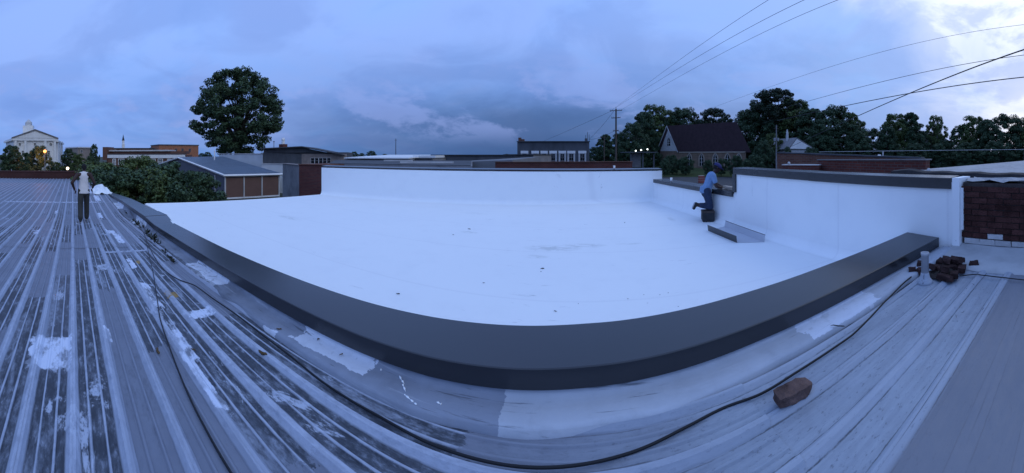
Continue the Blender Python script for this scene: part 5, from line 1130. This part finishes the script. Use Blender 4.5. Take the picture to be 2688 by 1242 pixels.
# ---------------------------------------------------------------- trees
PROF = {'dome': [(0,.30),(.12,.72),(.32,1.0),(.55,.97),(.75,.82),(.92,.58),(1,.25)],
        'round': [(0,.45),(.2,.85),(.45,1.0),(.7,.88),(.9,.55),(1,.2)],
        'tall': [(0,.7),(.25,1.0),(.5,.85),(.75,.62),(.92,.38),(1,.12)],
        'pine': [(0,.25),(.25,.45),(.5,.8),(.72,1.0),(.9,.75),(1,.3)]}
def tree_meshes(seed, H, R, base, prof, nclump, per, leaf, crad, shell=.55, lobe=1.0):
    """crown of leaf-sized faces in clumps at branch ends; returns trunk MB and crown mesh"""
    g = np.random.default_rng(seed); pz = [p[0] for p in PROF[prof]]; pr = [p[1] for p in PROF[prof]]
    cz = base*H; ch = H - cz; cen = []
    tries = 0
    while len(cen) < nclump and tries < 20000:
        tries += 1
        u = g.uniform(0.02, .97); a = g.uniform(0, 2*PI); lob = 1 + lobe*(.16*math.sin(a*3+seed) + .10*math.sin(a*5+2*seed+u*4))
        rr = R*np.interp(u, pz, pr)*lob*math.sqrt(g.uniform(shell**2, 1.0)) if g.random() < .78 else R*np.interp(u, pz, pr)*g.uniform(0, .7)
        c = np.array([rr*math.cos(a), rr*math.sin(a), cz + u*ch])
        if all(np.linalg.norm(c-q) > crad*.72 for q in cen): cen.append(c)
    cen = np.array(cen); n = len(cen); k = np.repeat(np.arange(n), per); N = len(k)
    d = g.normal(size=(N, 3)); d /= np.linalg.norm(d, axis=1)[:, None]; rad = crad*g.uniform(.6, 1.15, n)[k]*g.uniform(.25, 1, N)**.6
    pos = cen[k] + d*rad[:, None]*np.array([1, 1, .68])
    nrm = d + g.normal(size=(N, 3))*.7 + np.array([0, 0, .5]); nrm /= np.linalg.norm(nrm, axis=1)[:, None]
    t = np.cross(nrm, g.normal(size=(N, 3))); t /= np.linalg.norm(t, axis=1)[:, None]; b = np.cross(nrm, t)
    s = leaf*g.uniform(.6, 1.3, N)[:, None]; l = s*1.5
    V = np.stack([pos - t*l*.5, pos + b*s*.42 + nrm*s*.1, pos + t*l*.5, pos - b*s*.42 + nrm*s*.1], axis=1).reshape(-1, 3)
    me = bpy.data.meshes.new('crown'); me.vertices.add(4*N); me.vertices.foreach_set('co', V.ravel().astype(np.float32))
    me.loops.add(4*N); me.loops.foreach_set('vertex_index', np.arange(4*N, dtype=np.int32)); me.polygons.add(N); me.polygons.foreach_set('loop_start', np.arange(0, 4*N, 4, dtype=np.int32)); me.update(calc_edges=True); me.validate()
    mb = MB(); r0 = H*.022 + .03; zf = cz + ch*.10
    mb.tube([(0,0,-.1), (r0*.3,0,zf*.5), (0,0,zf), (r0*.4, r0*.3, cz+ch*.45)], [r0*1.35, r0, r0*.9, r0*.35], 9)
    order = g.permutation(n)[:min(n, 34)]
    for i in order:
        e = Vector(cen[i]); st = Vector((0, 0, zf*g.uniform(.75, 1.1) + (e.z-zf)*.12)); m = st.lerp(e, .5) + Vector((g.normal()*.05*R, g.normal()*.05*R, .10*ch)); L = (e-st).length
        mb.tube([st, st.lerp(m, .5), m, m.lerp(e, .6), e], [r0*.42, r0*.34, r0*.24, r0*.15, r0*.06], 5)
    return mb, me
PROTO = {}
def plant(key, name, label, loc, H, rz=0.0, sx=1.0, group=None, cat='tree', mat=None):
    tm, cm, H0 = PROTO[key]; t = thing(name, label, cat, loc, rz, group); k = H/H0; t.scale = (k*sx, k*sx, k)
    a = link('trunk', tm, t); b = link('crown', cm, t); ORG[a.name] = ORG[b.name] = Vector(loc)
    return t
def proto(key, seed, H, R, base, prof, ncl, per, leaf, crad, mat, shell=.55, lobe=1.0):
    mb, cm = tree_meshes(seed, H, R, base, prof, ncl, per, leaf, crad, shell, lobe); tm = mb.mesh('trunk'); tm.materials.append(m_bark); cm.materials.append(mat); PROTO[key] = (tm, cm, H)
proto('big', 21, 16.4, 6.7, .25, 'dome', 260, 180, .235, 1.0, m_leafA, .60, .18)
proto('yard1', 3, 4.6, 3.0, .12, 'round', 90, 130, .17, .62, m_leafB); proto('yard2', 5, 4.8, 2.8, .10, 'round', 90, 130, .17, .60, m_leafA)
proto('wood1', 11, 14, 6.0, .03, 'round', 190, 170, .25, 1.05, m_leafA, .5, .6); proto('wood2', 13, 14, 5.0, .03, 'tall', 180, 170, .25, .95, m_leafA, .5, .6)
proto('wood3', 17, 14, 5.2, .05, 'dome', 180, 150, .24, .90, m_leafB, .4, .7); proto('pine', 19, 15, 4.2, .22, 'pine', 120, 170, .22, .85, m_leafC, .5, .8)
def tall(py, r, z0=0.0): return zat(py, r) - z0
plant('big', 'broadleaf_tree', 'great rounded broadleaf tree with dense crown towering over the low roofs', G(621, 63), tall(187, 63), 1.1, 1.0)
for i, (key, px, r, py, sx, lab) in enumerate([
    ('yard1', 262, 27, 434, 1.0, 'light green low tree just right of the walking person'), ('yard1', 369, 31, 414, .85, 'broad light green tree in front of the school windows'),
    ('yard2', 452, 24, 429, 1.15, 'dark bushy tree in front of the blue grey roof'), ('yard2', 330, 23, 446, 1.15, 'low dark bush below the broad light green tree'), ('yard1', 402, 23, 447, 1.0, 'low green bush beside the charcoal coping end'),
    ('yard2', 500, 21.5, 452, .9, 'dark bush at the white roof eave in front of slate panels'), ('yard2', 300, 25, 442, 1.0, 'dark shrub behind the crumpled membrane heap'), ('yard1', 246, 31, 428, 1.0, 'green shrub behind the walking person head')]):
    plant(key, 'courtyard_tree', lab, G(px, r), tall(py, r), i*1.3, sx)
for i, (key, px, r, py, sx, lab) in enumerate([
    ('wood1', 102, 43, 383, .75, 'dark tree lit by the amber street lamp before the white hall'), ('wood2', 70, 50, 400, .9, 'dark bushy tree at the foot of the columned hall'), ('wood1', 180, 85, 390, .8, 'dark tree beside the hall side wall'), ('wood3', 205, 62, 404, .9, 'dark low tree behind the warm white lamp'),
    ('wood1', 247, 90, 378, .42, 'small round dark tree above the ochre block'), ('wood1', 238, 52, 410, .7, 'dark tree mass behind the walking person'), ('wood2', 30, 42, 380, .9, 'dark tree left of the columned hall'), ('wood3', 150, 46, 425, .8, 'low dark hedge tree below the hall plinth')]):
    plant(key, 'street_tree', lab, G(px, r), tall(py, r), i*2.1+.4, sx)
woods = [('wood1',2540,82,374,1.2),('wood1',2612,80,370,1.2),('wood2',2462,84,376,1.2),('wood1',2398,80,376,1.1),('wood1',1561,86,386,.9),('wood2',1628,92,348,.9),('wood1',1645,84,372,.9),('wood1',1662,88,322,.8),('wood2',1590,84,352,.9),('wood3',1715,112,277,.9),('wood2',1690,100,292,.9),('wood1',1793,112,283,.9),('wood3',1765,116,290,.8),('pine',1878,108,284,1.0),('wood1',1845,118,312,.9),('wood2',1915,120,318,.9),('wood1',1965,112,292,1.0),
    ('pine',2040,104,236,1.25),('wood1',2000,108,262,.95),('wood3',2085,104,262,1.0),('wood2',2130,96,283,1.05),('wood1',2190,90,279,1.0),('wood3',2232,92,295,.8),('wood2',2160,84,310,.9),('wood1',2290,104,338,1.0),('wood3',2350,96,298,.85),('wood2',2390,98,295,.9),('wood3',2455,104,304,.62),('wood1',2420,110,345,.9),('wood2',2330,88,330,.8),('wood3',2555,96,305,.9),('wood2',2590,92,312,.9),('wood1',2520,98,330,.8),('wood1',2640,90,300,1.0),('wood3',2688,92,310,1.0),('wood1',2250,84,345,.9),('wood1',2480,100,368,.9),('wood2',2030,78,350,.7),('wood1',2128,72,386,.8),('wood2',2066,70,384,.6),('wood1',2005,74,368,.75)]
wl = {2128:'dark bush hiding the right side of the white house',2066:'dark bush hiding the left corner of the white house',2540:'dark thicket under the feathery trees beyond the pale flat roof',2612:'dark thicket under the thick tree ending the tree line',2462:'dark thicket just below the far house',2398:'dark thicket below the narrow isolated tree',1561:'low dark tree against the right side of the two storey building',1628:'dark tree right behind the tall utility pole',1645:'low dark tree left of the floodlight canopy',1662:'dark tree behind the three floodlights',1590:'dark tree beside the tall utility pole',1715:'loose crowned tree just left of the chapel gable',1690:'dark leafy tree at the left foot of the wooded row by the chapel',1793:'bushy tree rising behind the chapel ridge near the gable',1765:'tree directly behind the chapel gable apex',1878:'round topped pine behind the middle of the chapel roof',1845:'low tree filling the gap behind the chapel ridge',1915:'low tree behind the right end of the chapel ridge',1965:'dark tree at the right end of the chapel',
    2040:'tallest tiered tree right of the chapel',2000:'dense tree leaning against the tallest tiered tree by the chapel',2085:'wide tree right beside the tallest tiered tree',2130:'dark tree behind the white house',2190:'thick dark tree under the heavy shallow wire',2232:'thin topped tree where the steep heavy wire ends',2160:'dark tree to the right of the white house',2290:'low tree in the dip of the tree line',2350:'pale leaved tree with feathery top beyond the brick parapets',2390:'feathery tree beside the pale leaved one',2455:'narrow isolated tree beside the far house roof',2420:'low dark tree in front of the far house',2330:'dark undergrowth tree below the feathery trees',2555:'feathery tree right of the far house',2590:'thick tree at the right end of the tree line',2520:'smaller tree before the right end feathery trees',2640:'big dark tree beyond the exposed brick wall',2688:'last tree of the tree line beyond the brick wall',2250:'low dark tree behind the pale rail post',2480:'bush in front of the far house',2030:'light green bush around the transformer pole',2005:'small bush at the right corner of the chapel'}
for i, (key, px, r, py, sx) in enumerate(woods):
    plant('wood3' if px in (2030,) else key, 'woodland_tree', wl[px], G(px, r), tall(py, r), i*1.7, sx)
for i, (px, r, py, sx, lab) in enumerate([(1765, 82, 408, .8, 'dark shrub under the chapel gable'), (1800, 80, 412, .8, 'dark shrub left of the first arched chapel window'), (1860, 78, 420, .6, 'low dark shrub between arched chapel windows'), (1893, 78, 417, .6, 'low dark shrub by the right arched chapel windows'), (1930, 76, 409, .8, 'dark shrub at the right end of the chapel wall'), (1975, 70, 408, .9, 'dark shrub beyond the tall wall end'), (1745, 76, 420, .7, 'dark shrub at the lawn edge behind the back wall corner')]):
    z = .3; plant('yard2', 'shrub', lab, G(px, r, z), zat(py, r)-z, i*.9, sx, None, 'shrub')
rr = random.Random(9)
for i, (px, r, py) in enumerate([(930, 300, 398), (975, 300, 396), (950, 320, 402), (545, 260, 399), (530, 280, 402), (845, 330, 403), (640, 250, 399), (660, 260, 400), (690, 250, 401), (400, 300, 398), (390, 300, 402), (355, 260, 392), (1330, 320, 404), (1010, 330, 404), (775, 280, 402), (1480, 300, 398), (1520, 200, 392)]):
    plant('wood1', 'far_tree', 'tiny dark tree on the far horizon', G(px, r), tall(py, r), i*1.1, 1.3, 'far trees along the horizon')
